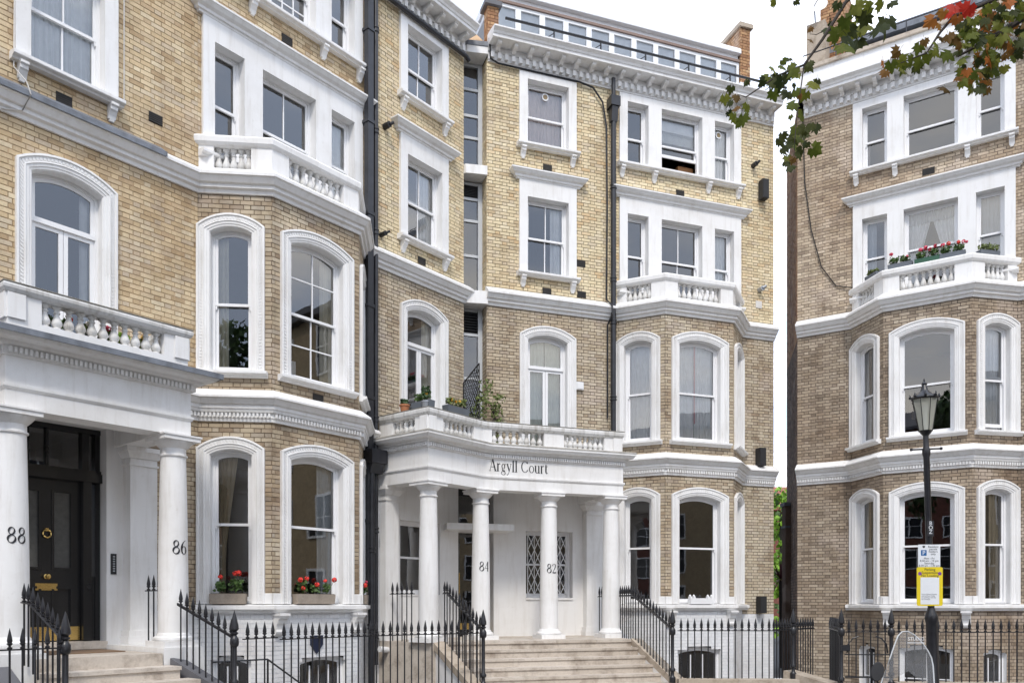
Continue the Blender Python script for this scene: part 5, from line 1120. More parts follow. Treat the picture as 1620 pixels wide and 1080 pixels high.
def planter(name, label, cat, F, s, o, z, w, d, h, boxmat, plants, seed, group=None, leafmat_="leaf_green", shape="box"):
    """plants: (offset along, height, spread, [(bloom material, along, height, radius)...])"""
    r = random.Random(seed); t = thing(name, label, cat, F.w(s, o, z), group); m = MB()
    if shape == "box":
        m.hexa([F.w(s - w / 2 + .01, o - d / 2 + .01, z), F.w(s + w / 2 - .01, o - d / 2 + .01, z), F.w(s + w / 2 - .01, o + d / 2 - .01, z), F.w(s - w / 2 + .01, o + d / 2 - .01, z), F.w(s - w / 2, o - d / 2, z + h), F.w(s + w / 2, o - d / 2, z + h), F.w(s + w / 2, o + d / 2, z + h), F.w(s - w / 2, o + d / 2, z + h)])
        m.obj("trough", boxmat, t); MB().box(F, s - w / 2 + .015, s + w / 2 - .015, o - d / 2 + .015, o + d / 2 - .015, z + h + .0005, z + h + .006).obj("soil", "soil", t)
    else:
        x, y = F.xy(s, o); m.lathe(x, y, [(w * .36, z), (w * .46, z + h * .8), (w * .52, z + h * .81), (w * .52, z + h), (w * .46, z + h), (w * .44, z + h * .92)], 18); m.obj("pot", boxmat, t, True); MB().lathe(x, y, [(w * .44, z + h * .9), (.001, z + h * .91)], 18, cap=False).obj("soil", "soil", t)
    for da, ph, spd, bl in plants:
        lm = MB(); base = F.w(s + da, o, z + h); leaf_tuft(lm, base, ph, spd, int(34 + 420 * spd), .028, r); 
        for k in range(5): lm.tube([base, (base[0] + r.uniform(-.5, .5) * spd, base[1] + r.uniform(-.5, .5) * spd, base[2] + ph * r.uniform(.6, 1.0))], .004, 4)
        lm.obj("foliage", leafmat_, t, kind="stuff")
        for bm_, ba, bh, br in bl:
            q = MB(); c = F.w(s + da + ba, o + .05, z + h + bh); bloom(q, c, br, r); q.obj("flower_head", bm_, t); MB().tube([base, c], .004, 4).obj("stem", "leaf_green", t)
FR = "flower_red"; PKF = "flower_pink"; s_, _z = BL.a.un(361, 950, .05)
planter("window_box", "stone trough with two red geraniums under the left bay's angled window", "window box", BL.a, s_, .03, 1.602, .58, .17, .17, "trough_stone", [(-.14, .20, .085, [(FR, .02, .27, .038)]), (.12, .22, .11, [(FR, .0, .33, .040), (FR, .06, .335, .042)])], 1, "stone troughs of geraniums")
s_, _z = BL.b.un(498, 950, .05)
planter("window_box", "stone trough with five red blooms under the left bay's front window", "window box", BL.b, s_, .03, 1.602, .80, .17, .17, "trough_stone", [(-.24, .24, .09, [(FR, -.08, .24, .042), (FR, .05, .26, .04), (FR, -.02, .10, .035)]), (.03, .16, .08, [(FR, .0, .16, .042)]), (.27, .18, .06, [(FR, -.07, .23, .032), (FR, .13, .25, .045)])], 2, "stone troughs of geraniums")
planter("window_box", "stone trough with one red bloom beside the black pipes of the left bay", "window box", BL.e, .62, .03, 1.602, .5, .17, .17, "trough_stone", [(-.15, .2, .07, [(FR, -.08, .18, .045)]), (.1, .2, .07, [(PKF, 0, .25, .03)])], 3, "stone troughs of geraniums")
for i, (px, py, F_, w_, bm_, pl, lab) in enumerate((
    (1381, 437, BR.a, .42, "planter_grey", [(-.06, .10, .09, []), (.08, .09, .08, [])], "grey planter with small green plant at the left end of the right balcony"),
    (1424, 417, BR.b, .52, "planter_grey", [(-.12, .15, .11, [(PKF, -.06, .24, .04)]), (.1, .14, .11, [(PKF, .05, .12, .03)])], "grey planter with green leaves and one red bloom, left of the green planter"),
    (1467, 408, BR.b, .52, "planter_green", [(-.13, .14, .11, [(PKF, .0, .2, .045), (PKF, .1, .22, .045)]), (.12, .15, .11, [(PKF, .05, .22, .04), (PKF, -.06, .17, .04)])], "dark green planter with red geraniums on the right balcony"),
    (1507, 400, BR.b, .52, "planter_grey", [(-.13, .16, .11, [(PKF, -.06, .2, .045), (FR, .05, .21, .045)]), (.12, .16, .11, [(FR, .0, .2, .04), (PKF, .1, .19, .04), (PKF, .16, .17, .03)])], "grey planter with many red geraniums, right of the green planter"),
    (1563, 398, BR.e, .50, "planter_grey", [(-.1, .13, .12, []), (.12, .13, .12, [])], "grey planter with feathery pale green plant near the right edge"))):
    s_, _z = F_.un(px, py, -.12); planter("planter", lab, "planter", F_, s_, -.12, 9.292, w_, .16, .13, bm_, pl, 20 + i, "balcony planters on the right house", "leaf_pale" if i in (0, 4) else "leaf_green")
PS = seglist(pathP); FA, FB = PS[0][0], PS[1][0]
planter("flower_pot", "terracotta pot at the left end of the portico balcony", "pot", FA, .62, -.14, 5.347, .20, .2, .17, "terracotta", [(0, .10, .08, [])], 31, None, "leaf_dark", "pot")
planter("planter", "blue grey planter with sparse yellow plants on the portico balcony corner", "planter", FA, 1.13, -.14, 5.347, .50, .16, .15, "planter_grey", [(-.12, .16, .07, []), (.1, .18, .09, [("flower_yellow", .05, .12, .03)])], 32)
planter("flower_pot", "small pale grey pot with an upright plant at the portico balcony corner", "pot", FB, .08, -.14, 5.347, .18, .18, .13, "galvanised", [(0, .28, .08, [])], 33, None, "leaf_dark", "pot")
planter("planter", "grey planter with yellow flowers in front of the lattice screen", "planter", FB, .92, -.14, 5.347, .62, .17, .16, "planter_grey", [(-.16, .16, .09, [("flower_yellow", 0, .12, .04), ("flower_yellow", .1, .1, .03)]), (.12, .18, .12, [("flower_yellow", -.06, .12, .03)])], 34, None, "leaf_pale")
# lattice screen with a climber on the balcony
lp, lq = L.xy(6.78, .25), (pix(758, 0, 17.9)[0], 17.9); LF = Frame(lp, math.degrees(math.atan2(lq[0] - lp[0], lq[1] - lp[1]))); ll = math.hypot(lq[0] - lp[0], lq[1] - lp[1])
ls = thing("lattice_screen", "dark iron lattice screen on the portico balcony with a climbing plant", "screen", (lp[0], lp[1], 4.89)); m = MB(); m.tube([LF.w(0, 0, 4.9), LF.w(0, 0, 6.45)], .016); m.tube([LF.w(ll, 0, 4.9), LF.w(ll, 0, 6.8)], .016); m.tube([LF.w(0, 0, 6.45), LF.w(ll, 0, 6.8)], .014); m.obj("frame", "cable", ls); m = MB()
for k in range(-14, 10):
    for sg_ in (1, -1):
        p = []; 
        for j in range(41):
            u = j / 40 * ll; z = 4.95 + (k * .13 + (u if sg_ > 0 else ll - u) * 2.2) + .6
            if 4.95 < z < 6.45 + .35 * u / ll: p.append(LF.w(u, 0, z))
        if len(p) > 3: m.tube([p[0], p[-1]], .007, 4)
m.obj("lattice", "cable", ls)
cr_ = random.Random(5); m = MB()
for k in range(9): leaf_tuft(m, LF.w(ll * (.4 + .09 * k), -.12, 4.9 + .13 * k), .5, .20, 46, .032, cr_)
for k in range(7): leaf_tuft(m, C.w(-.55 + .1 * cr_.random(), .12 + .03 * k, 5.1 + .16 * k), .2, .14, 34, .032, cr_)
cl_ = thing("climbing_plant", "yellow green climbing plant growing beside the lattice screen", "plant", C.w(-.5, .2, 4.89)); m.obj("foliage", "leaf_pale", cl_, kind="stuff"); q = MB()
for k in range(5): q.tube([C.w(-.5 + .02 * k, .2, 4.9), C.w(-.6 + .06 * k, .2, 5.5), C.w(-.5 - .05 * k, .2, 6.1)], .008, 5)
q.obj("stem", "bark", cl_)
for i in range(6):
    s_ = .62 + i * .25; planter("flower_pot", ("dark pot glimpsed behind the first gap of the left porch balustrade", "terracotta pot with red flowers behind the left porch balustrade", "dark pot with a pale plant behind the middle left balusters", "pot of pink and white flowers behind the left porch balusters", "pot with round green bush behind the left porch balusters", "pot of yellow flowers behind the last left porch balusters")[i], "pot", Frame(L.xy(-2.79, 1.6), AL), s_, -.42, 4.97, .22, .22, .18, ("box_black", "terracotta", "box_black", "terracotta", "soil", "terracotta")[i],
        [(0, .16, .08, [(("flower_white", FR, "flower_white", PKF, "flower_white", "flower_yellow")[i], .02, .18, .04)] if i not in (0, 4) else [])], 50 + i, "pots on the left porch", ("leaf_dark", "leaf_green", "leaf_pale", "leaf_green", "leaf_bright", "leaf_pale")[i], "pot")
m = MB(); s_, z_ = BC.b.un(1109, 948, .06); m.box(BC.b, s_ - .31, s_ + .31, -.02, .12, 1.602, 1.74)
for k in (-.29, -.19, .19, .29): m.box(BC.b, s_ + k - .02, s_ + k + .02, .0, .10, 1.7405, 1.78); m.lathe(*BC.b.xy(s_ + k, .05), [(.028, 1.7805), (.03, 1.795), (.012, 1.82), (.001, 1.83)], 8)
m.obj("window_box", "planter_white", None, label="white window box with knobbed corner posts under the corner bay's front window", cat="window box")
# ------------------------------------------------------------------ street lamp with its signs
def text_mesh(txt, size, mat, align='CENTER', name="lettering", spacing=1.0):
    cu = bpy.data.curves.new("t", 'FONT'); cu.body = txt; cu.size = size; cu.align_x = align; cu.space_line = spacing; cu.resolution_u = 3
    ob = bpy.data.objects.new("t", cu); COL.objects.link(ob); bpy.context.view_layer.update()
    me = bpy.data.meshes.new_from_object(ob.evaluated_get(bpy.context.evaluated_depsgraph_get())); bpy.data.objects.remove(ob); me.name = name; me.materials.clear(); me.materials.append(MATS[mat]); return me
LY = 13.0; bx0 = pix(1476, 0, LY)[0]; tx0 = pix(1463.5, 0, LY)[0]
lamp = thing("street_lamp", "black street lamp post with glass lantern in front of the right house", "street lamp", (bx0, LY, GZ))
def lx(z): return bx0 + (tx0 - bx0) * (z - .6) / 4.0
def leanlathe(prof, n, yy=LY):
    m = MB(); pts = [(lx(z) + r * math.cos(2 * math.pi * j / n), yy + r * math.sin(2 * math.pi * j / n), z) for r, z in prof for j in range(n)]
    m.add(pts, [(i * n + j, i * n + (j + 1) % n, (i + 1) * n + (j + 1) % n, (i + 1) * n + j) for i in range(len(prof) - 1) for j in range(n)] + [tuple(range(n)), tuple(range((len(prof) - 1) * n, len(prof) * n))]); return m
leanlathe([(.15, GZ), (.15, .12), (.11, .2), (.085, .3), (.083, 1.30), (.092, 1.34), (.10, 1.38), (.09, 1.43), (.065, 1.49), (.052, 1.54)], 18).obj("base", "black_paint", lamp, True)
leanlathe([(.050, 1.54), (.046, 3.9), (.06, 3.95), (.06, 4.02), (.044, 4.06), (.040, 4.24), (.07, 4.27), (.09, 4.30), (.105, 4.315)], 14).obj("post", "black_paint", lamp, True)
m = MB(); c = lx(4.03); m.tube([(c - .235, LY, 4.02), (c + .235, LY, 4.04)], .014, 8); m.lathe(c - .235, LY, [(.02, 4.0), (.024, 4.02), (.02, 4.04)], 8); m.lathe(c + .235, LY, [(.02, 4.02), (.024, 4.04), (.02, 4.06)], 8); m.obj("ladder_bar", "black_paint", lamp, True)
leanlathe([(.10, 4.32), (.185, 4.80)], 8).obj("lantern_glass", "lantern_glass", lamp)
m = MB()
for j in range(8):
    a = 2 * math.pi * j / 8; m.tube([(lx(4.32) + .102 * math.cos(a), LY + .102 * math.sin(a), 4.31), (lx(4.8) + .188 * math.cos(a), LY + .188 * math.sin(a), 4.81)], .006, 5)
m.obj("lantern_frame", "black_paint", lamp)
leanlathe([(.19, 4.80), (.203, 4.82), (.195, 4.84), (.15, 4.87), (.105, 4.90), (.07, 4.93), (.055, 4.955), (.045, 5.0), (.035, 5.03), (.045, 5.05), (.03, 5.075), (.012, 5.085), (.012, 5.12), (.001, 5.14)], 18).obj("lantern_cap", "black_paint", lamp, True)
for j in range(8):
    a = 2 * math.pi * (j + .5) / 8; MB().lathe(lx(4.84) + .205 * math.cos(a), LY + .205 * math.sin(a), [(.018, 4.825), (.024, 4.85), (.008, 4.885), (.001, 4.90)], 6).obj("cap_crest", "black_paint", lamp)
leanlathe([(.03, 4.33), (.03, 4.62), (.045, 4.64), (.045, 4.70), (.01, 4.72)], 10).obj("lamp_bulb", "sign_white", lamp, True)
MB().wbox(lx(4.5) - .20, lx(4.5) - .165, LY - .03, LY + .03, 4.5, 4.62).obj("light_sensor", "black_paint", lamp)
RXs = (math.radians(90), 0, 0)
st_ = MB().wbox(lx(2.75) - .05, lx(2.75) + .05, LY - .06, LY - .055, 2.66, 2.90).obj("sticker", "print_black", lamp); link("lettering", text_mesh("B\nO\nZ", .085, "sign_white", spacing=.8), st_, loc=(lx(2.75), LY - .062, 2.835), rot=RXs)
def plate(cx, cz, w, h, y, r, mat, name, parent=None, **kw):
    m = MB(); pts = []
    for qx, qz, a0 in ((1, 1, 0), (-1, 1, 90), (-1, -1, 180), (1, -1, 270)):
        for k in range(5):
            a = math.radians(a0 + 22.5 * k); pts.append((cx + qx * (w / 2 - r) + r * math.cos(a), cz + qz * (h / 2 - r) + r * math.sin(a)))
    n = len(pts); m.add([(x, y, z) for x, z in pts] + [(x, y + .006, z) for x, z in pts], [tuple(range(n)), tuple(range(2 * n - 1, n - 1, -1))] + [(i, i + n, (i + 1) % n + n, (i + 1) % n) for i in range(n)]); return m.obj(name, mat, parent, **kw)
SY = LY - .075; wx, _, wz = pix(1470, 878.5, SY); yx, _, yz = pix(1471, 927, SY)
sgn = thing("parking_sign", "white resident permit parking sign on the lamp post", "sign", (wx, SY, wz)); plate(wx, wz, .345, .35, SY, .012, "sign_white", "sign_plate", sgn)
plate(wx - .085, wz + .045, .088, .088, SY - .002, .006, "sign_blue", "parking_symbol", sgn); link("lettering", text_mesh("P", .095, "sign_white"), sgn, loc=(wx - .085, SY - .0035, wz + .012), rot=RXs)
link("lettering", text_mesh("Resident\npermit\nholders\nonly", .046, "print_black", spacing=.82), sgn, loc=(wx + .062, SY - .0025, wz + .125), rot=RXs)
link("lettering", text_mesh("Mon - Fri\n8.30 am - 10 pm\nSaturday\n8.30 am - 1.30 pm", .044, "print_black", spacing=.86), sgn, loc=(wx, SY - .0025, wz - .055), rot=RXs)
m = MB(); m.sz(Frame((wx - .085, SY - .0025), 90), [(-.02, wz + .135), (0, wz + .12), (.02, wz + .135), (.02, wz + .155), (-.02, wz + .155)], 0, .001); m.obj("emblem", "print_black", sgn)
sg2 = thing("parking_notice", "yellow parking suspension notice on the lamp post below the white sign", "sign", (yx, SY, yz)); plate(yx, yz, .405, .605, SY, .03, "sign_yellow", "sign_plate", sg2)
plate(yx - .0, yz - .07, .29, .42, SY - .002, .004, "sign_white", "paper_sheet", sg2)
link("lettering", text_mesh("Parking\nSuspension\nNo Loading", .058, "print_black", spacing=.82), sg2, loc=(yx, SY - .0025, yz + .245), rot=RXs)
for sx_ in (-1, 1): plate(yx + sx_ * .155, yz + .20, .055, .055, SY - .0022, .027, "sign_purple", "symbol", sg2)
link("lettering", text_mesh("From 8.30 am Monday\nuntil 6.30 pm Friday\nno parking in this bay\nfor removals", .026, "print_black", align='LEFT'), sg2, loc=(yx - .13, SY - .0035, yz - .13), rot=RXs)
# ------------------------------------------------------------------ parked scooter, its tall screen in view
scy = 7.6; sX = pix(1440, 0, scy)[0]
sc = thing("scooter", "parked scooter whose tall clear windscreen shows at the bottom edge", "scooter", (sX, scy, GZ))
outl = [(1386, 1085), (1392, 1070), (1405, 1042), (1416, 1018), (1423, 1005), (1430, 999), (1439, 998), (1450, 1004), (1462, 1017), (1470, 1030), (1474, 1040), (1474.5, 1052), (1472, 1070), (1469, 1090)]
P3 = []
for k, (x, y) in enumerate(outl):
    q = pix(x, y, scy); u = (x - 1432) / 45; P3.append((q[0], scy - .05 + .06 * u * u + (q[2] - 1.1) * .35, q[2]))
ctr = pix(1432, 1060, scy); m = MB(); n = len(P3); rings = [P3]
for f_ in (.66, .33): rings.append([(ctr[0] + (p[0] - ctr[0]) * f_, (scy - .05) + (p[1] - scy + .05) * f_, ctr[2] + (p[2] - ctr[2]) * f_) for p in P3])
for A, B in zip(rings[:-1], rings[1:]): m.strip(A, B)
m.add(rings[-1] + [(ctr[0], scy - .06, ctr[2])], [(i, i + 1, n) for i in range(n - 1)]); m.obj("windscreen", "screen_plastic", sc, True)
plain("screen_rim", (.55, .57, .58), .3, var=.05); MB().tube(P3, .006, 6).obj("screen_rim", "screen_rim", sc, True)
a = pix(1441, 1008, scy); link("lettering", text_mesh("STUDIO", .042, "sign_white"), sc, loc=(a[0], a[1] - .10, a[2] - .02), rot=RXs)
MB().wbox(a[0] - .08, a[0] + .08, a[1] - .10, a[1] - .0995, a[2] - .045, a[2] - .039).obj("print_line", "sign_white", sc)
a = pix(1384, 1061, scy); mm = MB(); mm.lathe(0, 0, [(.001, -.02), (.045, -.015), (.062, .0), (.058, .012), (.001, .014)], 18); link("mirror", mm.mesh("mirror", "box_black", True), sc, loc=(a[0], a[1] - .05, a[2]), rot=(math.radians(80), math.radians(20), 0), scale=(1, 1.5, 1)); MB().tube([(a[0], a[1], a[2] - .05), (a[0] + .10, a[1] + .05, .78)], .008).obj("mirror_stem", "black_paint", sc)
m = MB(); m.tube([(sX - .33, scy, .82), (sX - .1, scy + .05, .80), (sX + .1, scy + .05, .80), (sX + .33, scy, .82)], .018, 8); m.obj("handlebar", "black_paint", sc, True)
m = MB(); m.lathe(0, 0, [(.10, .40), (.19, .48), (.20, .60), (.17, .72), (.08, .76)], 16); link("front_fairing", m.mesh("front_fairing", "maroon_plastic", True), sc, loc=(sX, scy + .1, 0))
m = MB(); m.wbox(sX - .17, sX + .17, scy + .2, scy + .75, .20, .30); m.wbox(sX - .18, sX + .18, scy + .7, scy + 1.45, .28, .62); m.obj("body", "maroon_plastic", sc); MB().wbox(sX - .15, sX + .15, scy + .68, scy + 1.4, .621, .74).obj("seat", "tyre", sc)
for yy in (scy - .05, scy + 1.2):
    w_ = MB(); w_.lathe(0, 0, [(.10, -.05), (.22, -.055), (.24, -.02), (.24, .02), (.22, .055), (.10, .05)], 24); link("wheel", w_.mesh("wheel", "tyre", True), sc, loc=(sX, yy, GZ + .24), rot=(0, math.radians(90), 0))
# ------------------------------------------------------------------ maple leaning in from the right
def maple_mesh(mat, seed):
    r = random.Random(seed); lob = [(-158, .50), (-130, .46), (-112, .70), (-92, .62), (-70, .92), (-54, .60), (-40, .82), (-26, .66), (-12, .86), (0, 1.05)]
    pts = [(math.radians(a), l * r.uniform(.9, 1.1)) for a, l in lob]; pts = pts + [(-a, l * r.uniform(.93, 1.07)) for a, l in reversed(pts[:-1])]
    v = [(0, 0, 0)] + [(l * math.sin(a), l * math.cos(a), -.34 * abs(math.sin(a)) * l - .22 * max(0, math.cos(a)) * l * l + r.uniform(-.08, .08)) for a, l in pts]; m = MB(); m.add(v, [(0, i, i + 1) for i in range(1, len(v) - 1)]); m.tube([(0, 0, 0), (0, -.35, .02), (.05, -.8, .08)], .018, 4); return m.mesh("leaf", mat, True)
LM = {k: [maple_mesh("maple_" + k, i * 7 + j) for j in range(3)] for i, k in enumerate(("green", "dark", "orange", "red", "bronze"))}
trunk_p = (7.4, 4.9)
tr = thing("maple_tree", "maple tree with green and orange leaves hanging in from the upper right", "tree", (trunk_p[0], trunk_p[1], GZ))
lr = random.Random(11)
def leaf(px, py, kind, size=18, Y=None):
    Y = Y or lr.uniform(5.7, 6.3); s_ = size / FPX * Y * .60; p = pix(px, py, Y)
    M = Matrix.Rotation(lr.uniform(-.9, .9), 3, 'Z') @ Matrix.Rotation(math.radians(90) + lr.uniform(-.7, .55), 3, 'X') @ Matrix.Rotation(math.pi + lr.uniform(-1.0, 1.0), 3, 'Z')
    link("leaf", lr.choice(LM[kind]), tr, loc=p, rot=M.to_euler(), scale=s_)
g_ = "green"; dk = "dark"; br_ = "bronze"; og = "orange"; rd = "red"
for x, y, k, z in [(1157, 139, dk, 18), (1146, 154, g_, 20), (1155, 161, dk, 17), (1166, 152, br_, 18), (1164, 170, br_, 18), (1162, 182, g_, 24), (1183, 167, g_, 22), (1175, 185, g_, 24), (1170, 193, g_, 20), (1181, 128, dk, 17), (1153, 178, dk, 14),
    (1224, 109, g_, 22), (1238, 96, g_, 16), (1248, 93, dk, 14), (1238, 105, g_, 18), (1231, 120, dk, 24), (1224, 130, dk, 22), (1238, 130, dk, 28), (1224, 146, g_, 24), (1257, 109, g_, 26), (1261, 117, g_, 20), (1250, 104, g_, 20), (1279, 104, dk, 22), (1281, 98, dk, 18), (1209, 128, dk, 20), (1215, 122, g_, 22), (1245, 118, dk, 22),
    (1246, 146, dk, 26), (1259, 144, g_, 22), (1274, 148, g_, 22), (1256, 163, g_, 26), (1288, 131, g_, 26), (1294, 128, dk, 18), (1270, 180, g_, 24), (1250, 184, g_, 11), (1281, 198, dk, 24), (1258, 134, dk, 14), (1266, 152, br_, 12),
    (1257, 203, g_, 24), (1273, 203, dk, 24), (1283, 198, dk, 20), (1291, 199, dk, 22), (1237, 213, dk, 22), (1233, 221, dk, 22), (1243, 230, dk, 26), (1239, 236, dk, 20), (1255, 220, dk, 26), (1266, 217, g_, 24), (1273, 212, dk, 20), (1261, 233, g_, 22), (1269, 238, dk, 24), (1287, 235, g_, 28), (1264, 243, dk, 20), (1247, 248, g_, 22), (1244, 257, dk, 18), (1250, 264, dk, 22), (1255, 251, br_, 16), (1276, 226, dk, 18),
    (1311, 46, dk, 30), (1316, 36, dk, 26), (1325, 55, g_, 30), (1331, 72, g_, 30), (1338, 30, g_, 30), (1342, 59, dk, 32), (1357, 65, dk, 34), (1355, 44, g_, 32), (1368, 40, g_, 34), (1370, 26, dk, 30), (1353, 9, g_, 32), (1364, 11, dk, 28), (1359, 22, g_, 30), (1345, 45, dk, 30), (1335, 45, g_, 26), (1396, 5, g_, 28), (1402, 37, dk, 44), (1391, 42, dk, 40), (1408, 30, dk, 30), (1410, 4, dk, 24), (1227, 2, g_, 20), (1259, 2, dk, 14), (1283, 44, br_, 14), (1283, 63, br_, 15), (1325, 6, dk, 20), (1346, 74, g_, 26), (1378, 12, g_, 26),
    (1509, 9, rd, 28), (1506, 20, rd, 24), (1513, 13, rd, 26), (1534, 10, rd, 28), (1534, 19, rd, 20), (1515, 29, og, 24), (1475, 31, og, 26), (1493, 19, og, 22), (1487, 40, og, 18), (1568, 18, og, 28), (1577, 20, og, 26), (1593, 4, og, 26), (1398, 99, og, 18), (1401, 113, br_, 20), (1421, 81, br_, 24), (1410, 101, g_, 24), (1423, 95, g_, 24), (1433, 103, g_, 28), (1444, 96, g_, 26), (1457, 96, g_, 28), (1469, 87, g_, 26), (1454, 73, g_, 22), (1463, 64, br_, 18), (1484, 73, g_, 24), (1497, 83, g_, 30), (1500, 56, br_, 24), (1490, 60, br_, 18), (1495, 139, br_, 26), (1478, 80, g_, 22), (1450, 105, dk, 22), (1428, 110, g_, 22)]: leaf(x, y, k, z)
cnt = 0
while cnt < 172:
    x = lr.uniform(1512, 1640); y = lr.uniform(-15, 145)
    top = 40 - (x - 1512) * .55; bot = 142 - max(0, x - 1560) * 1.05
    if not (top < y < bot): continue
    leaf(x, y, lr.choices([g_, dk, br_, og, rd], [.50, .26, .17, .07, .0])[0], lr.uniform(15, 25)); cnt += 1
def bpath(pts, Y): return [pix(x, y, Y) for x, y in pts]
def branch(pts, r0, r1): MB().tube(pts, r0, 7, r1).obj("branch", "bark", tr, True)
hub = (trunk_p[0] + .05, trunk_p[1], 4.6)
branch([hub, (5.6, 5.6, 6.2), pix(1660, 5, 6.0), pix(1620, 27, 6.0), pix(1587, 50, 6.0), pix(1543, 74, 6.0), pix(1515, 90, 6.05)], .05, .006)
branch([(5.6, 5.6, 6.2), pix(1640, -30, 6.0), pix(1573, 0, 6.0), pix(1509, 26, 6.0), pix(1487, 52, 6.0), pix(1466, 84, 6.0), pix(1425, 100, 6.0)], .022, .003)
branch([(5.0, 5.4, 6.6), pix(1480, -90, 6.0), pix(1370, -25, 6.0), pix(1338, 4, 6.0), pix(1301, 63, 6.0), pix(1272, 103, 6.0), pix(1230, 120, 6.0), pix(1180, 154, 6.0)], .02, .004)
branch([pix(1272, 103, 6.0), pix(1267, 140, 6.0), pix(1262, 175, 6.0), pix(1258, 215, 6.0), pix(1256, 245, 6.0)], .005, .003); branch([hub, (5.0, 5.4, 6.6)], .04, .02)
branch([pix(1301, 50, 6.0), pix(1292, 55, 6.0), pix(1281, 54, 6.0)], .003, .002); branch([pix(1180, 154, 6.0), pix(1170, 150, 6.0), pix(1165, 165, 6.0)], .003, .002)
MB().tube([(trunk_p[0], trunk_p[1], GZ - .3), (trunk_p[0] - .05, trunk_p[1], 2.2), hub, (trunk_p[0] + .3, trunk_p[1] - .3, 7.5)], .19, 12, .09).obj("trunk", "bark", tr, True)
def crown(name, parent, c, rad, n, mats, seed, size=.11):
    r = random.Random(seed); cl = [(Vector((r.gauss(0, .5), r.gauss(0, .5), r.gauss(0, .42))), r.uniform(.22, .42)) for _ in range(26)]
    for mi, mt in enumerate(mats):
        m = MB()
        for _ in range(n // len(mats)):
            k, kr = r.choice(cl); p = k + Vector((r.gauss(0, 1), r.gauss(0, 1), r.gauss(0, 1))).normalized() * kr * r.random() ** .4; p = Vector((c[0] + p.x * rad[0], c[1] + p.y * rad[1], c[2] + p.z * rad[2]))
            if p.y > .5 and abs(p.x / p.y) < .64 and (p.z - EYE) / p.y < .76: continue
            q = Vector((r.gauss(0, 1), r.gauss(0, 1), r.gauss(.5, 1))).normalized(); u = q.orthogonal().normalized(); v = q.cross(u); s_ = size * r.uniform(.6, 1.3)
            m.face([p - u * s_ * .6, p - v * s_ * .5, p + u * s_, p + v * s_ * .5])
        m.obj(name, mt, parent, kind="stuff")
crown("crown", tr, (7.3, 4.2, 7.4), (2.9, 2.6, 2.3), 5200, ("maple_green", "maple_dark", "maple_bronze"), 4)
t2 = thing("offscreen_tree", "leafy tree behind the viewer, seen mirrored in the left bay's upper window", "tree", (-7.5, -7, GZ)); MB().tube([(-7.5, -7, GZ - .3), (-7.4, -7.1, 3), (-7.5, -7, 6), (-7.2, -7, 9)], .28, 12, .1).obj("trunk", "bark", t2, True); crown("crown", t2, (-7.5, -7, 9), (3.6, 3.4, 4.2), 7000, ("leaf_dark", "leaf_green"), 8, .22)
for i, (tx_, ty_, lab) in enumerate(((1.5, -8.5, "dark leafy tree added straight behind the viewer to block low sky light"), (10.5, -9.5, "tall leafy tree added behind the viewer to the right to block low sky light"))):  # added out-of-view trees: keep sky light off lower facades, darken low window reflections
    t3 = thing("offscreen_tree", lab, "tree", (tx_, ty_, GZ)); MB().tube([(tx_, ty_, GZ - .3), (tx_ + .1, ty_, 3), (tx_, ty_, 6), (tx_ + .3, ty_, 9)], .26, 12, .1).obj("trunk", "bark", t3, True); crown("crown", t3, (tx_, ty_, 8.6), (3.9, 3.2, 4.0), 7000, ("leaf_dark", "leaf_green"), 30 + i, .22)
# ------------------------------------------------------------------ the gap between the houses
gp = thing("shrub", "bright green shrub filling the gap between the two houses", "shrub", (13, 40, GZ)); r_ = random.Random(2)
for k, mt in enumerate(("leaf_bright", "leaf_green")):
    m = MB()
    for j in range(34 if k == 0 else 14): leaf_tuft(m, (13 + r_.gauss(0, .8), 40 + r_.gauss(0, .8) + k * .5, r_.uniform(-.2, 6.3)), .8, .8, 60, .12, r_)
    m.obj("foliage", mt, gp, kind="stuff")
MB().tube([(13, 40, GZ - .3), (13.1, 40, 3), (13, 40, 6)], .12, 8).obj("stem", "bark", gp, True)
cd = thing("cordyline", "purple and tan spiky cordyline growing in the gap", "plant", (7.95, 24.4, GZ)); MB().tube([(7.95, 24.4, -.3), (7.93, 24.4, 1.0), (7.92, 24.4, 2.3)], .06, 8).obj("stem", "bark", cd, True)
for k in range(46):
    a = r_.uniform(0, 6.28); e_ = r_.uniform(-.9, 1.4); l_ = r_.uniform(.5, .85); b = Vector((7.92, 24.4, 2.35)); d_ = Vector((math.cos(a) * math.cos(e_), math.sin(a) * math.cos(e_), math.sin(e_))); w_ = Vector((-math.sin(a), math.cos(a), 0)) * .022
    p1, p2 = b + d_ * l_ * .55, b + d_ * l_ + Vector((0, 0, -.15 * l_)); MB().add([b - w_, b + w_, p1 + w_, p1 - w_, p2], [(0, 1, 2, 3), (3, 2, 4)]).obj("blade", "cord_purple" if e_ > .1 else "cord_tan", cd)
pr_ = thing("gate_pier", "dark brick pier with stepped cap beside the right house", "pier", (7.45, 23.0, GZ)); MB().wbox(7.53, 7.80, 22.8, 23.1, BOT, 4.30).obj("shaft", "brick_obj_D", pr_); MB().wbox(7.49, 7.84, 22.76, 23.14, 4.301, 4.40).obj("cap", "slate", pr_); MB().wbox(7.51, 7.82, 22.78, 23.12, 3.7, 3.76).obj("band", "slate", pr_)
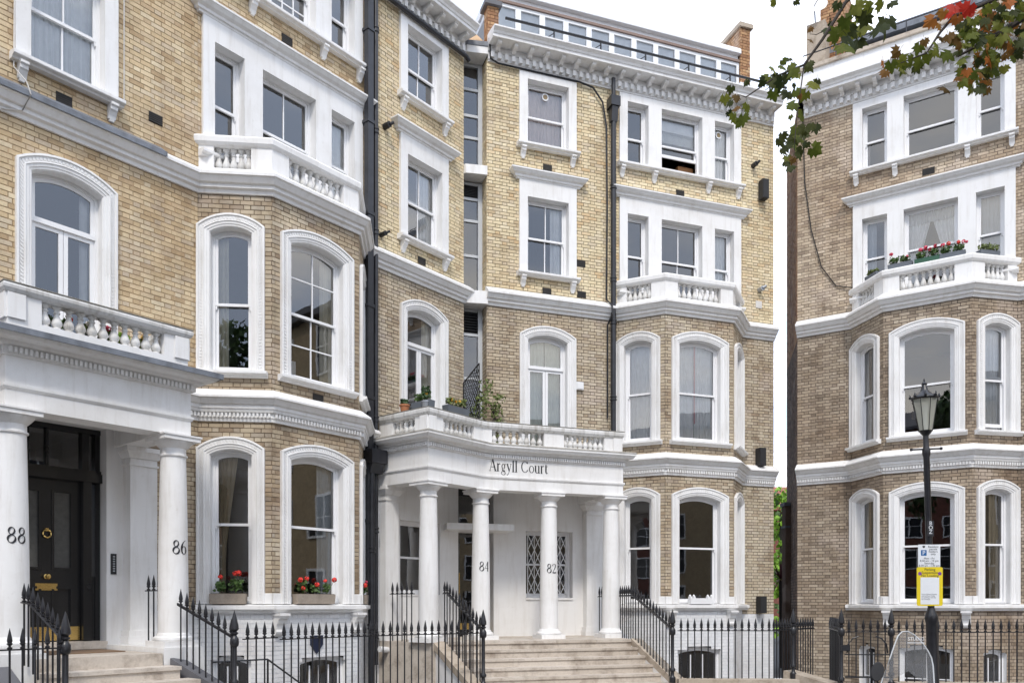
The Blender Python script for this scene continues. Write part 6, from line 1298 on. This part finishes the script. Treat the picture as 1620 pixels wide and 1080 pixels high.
def simple_house(name, label, F, s0, s1, h, depth, wallmat, bays, floors, roofmat, win=(1.0, 1.6), z0=GZ, trim="white_paint"):
    t = thing(name, label, "building", F.w((s0 + s1) / 2, -depth / 2, z0)); MB().box(F, s0, s1, -depth, 0, z0 - .3, h).obj("wall", wallmat, t)
    MB().oz(F, s0 - .3, s1 + .3, [(.35, h), (.35, h + .25), (-depth / 2, h + 2.4), (-depth - .35, h + .25), (-depth - .35, h)]).obj("roof", roofmat, t)
    fh = h / floors
    for i in range(bays):
        for j in range(floors):
            c = s0 + (i + .5) * (s1 - s0) / bays; zb = z0 + j * fh + .9; w, hh = win; m = MB()
            for a, b, cc_, d_ in ((c - w / 2 - .12, c - w / 2, zb - .1, zb + hh + .12), (c + w / 2, c + w / 2 + .12, zb - .1, zb + hh + .12), (c - w / 2, c + w / 2, zb + hh, zb + hh + .12), (c - w / 2, c + w / 2, zb - .1, zb), (c - .03, c + .03, zb, zb + hh), (c - w / 2, c - .03, zb + hh * .55, zb + hh * .55 + .05), (c + .03, c + w / 2, zb + hh * .55, zb + hh * .55 + .05)): m.box(F, a, b, .0, .07, cc_, d_)
            wo = m.obj("window", trim, t); MB().box(F, c - w / 2, c + w / 2, .005, .02, zb, zb + hh).obj("pane", "frosted_dark", wo)
    return t
plain("frosted_dark", (.02, .024, .03), .08, var=.2)
plain("brick_red_far", (.17, .065, .045), .9, var=.25, scale=6); plain("brick_yellow_far", (.40, .31, .19), .9, var=.25, scale=6)
simple_house("apartment_block", "red roofed house far behind the gap between the houses", Frame((17.5, 62), 90), 0, 9, 8.6, 9, "brick_red_far", 4, 3, "roof_tile")
simple_house("apartment_block", "dark red brick flats across the road, mirrored in the right house's windows", Frame((-8, -34), AR + 180), -8, 40, 15.5, 10, "brick_red_far", 14, 5, "slate", (1.7, 1.5))
simple_house("terrace_house", "yellow brick terrace further right, mirrored in the corner house's windows", R, 6.06, 30, 14, 9, "brick_yellow_far", 7, 4, "slate", (1.2, 2.0))
simple_house("terrace_house", "cream terrace behind the viewer, mirrored in the portico windows", Frame((42, -10), 218.3), -20, 20, 15.5, 9, "brick_yellow_far", 10, 5, "slate", (1.3, 1.9))
build_bricks()
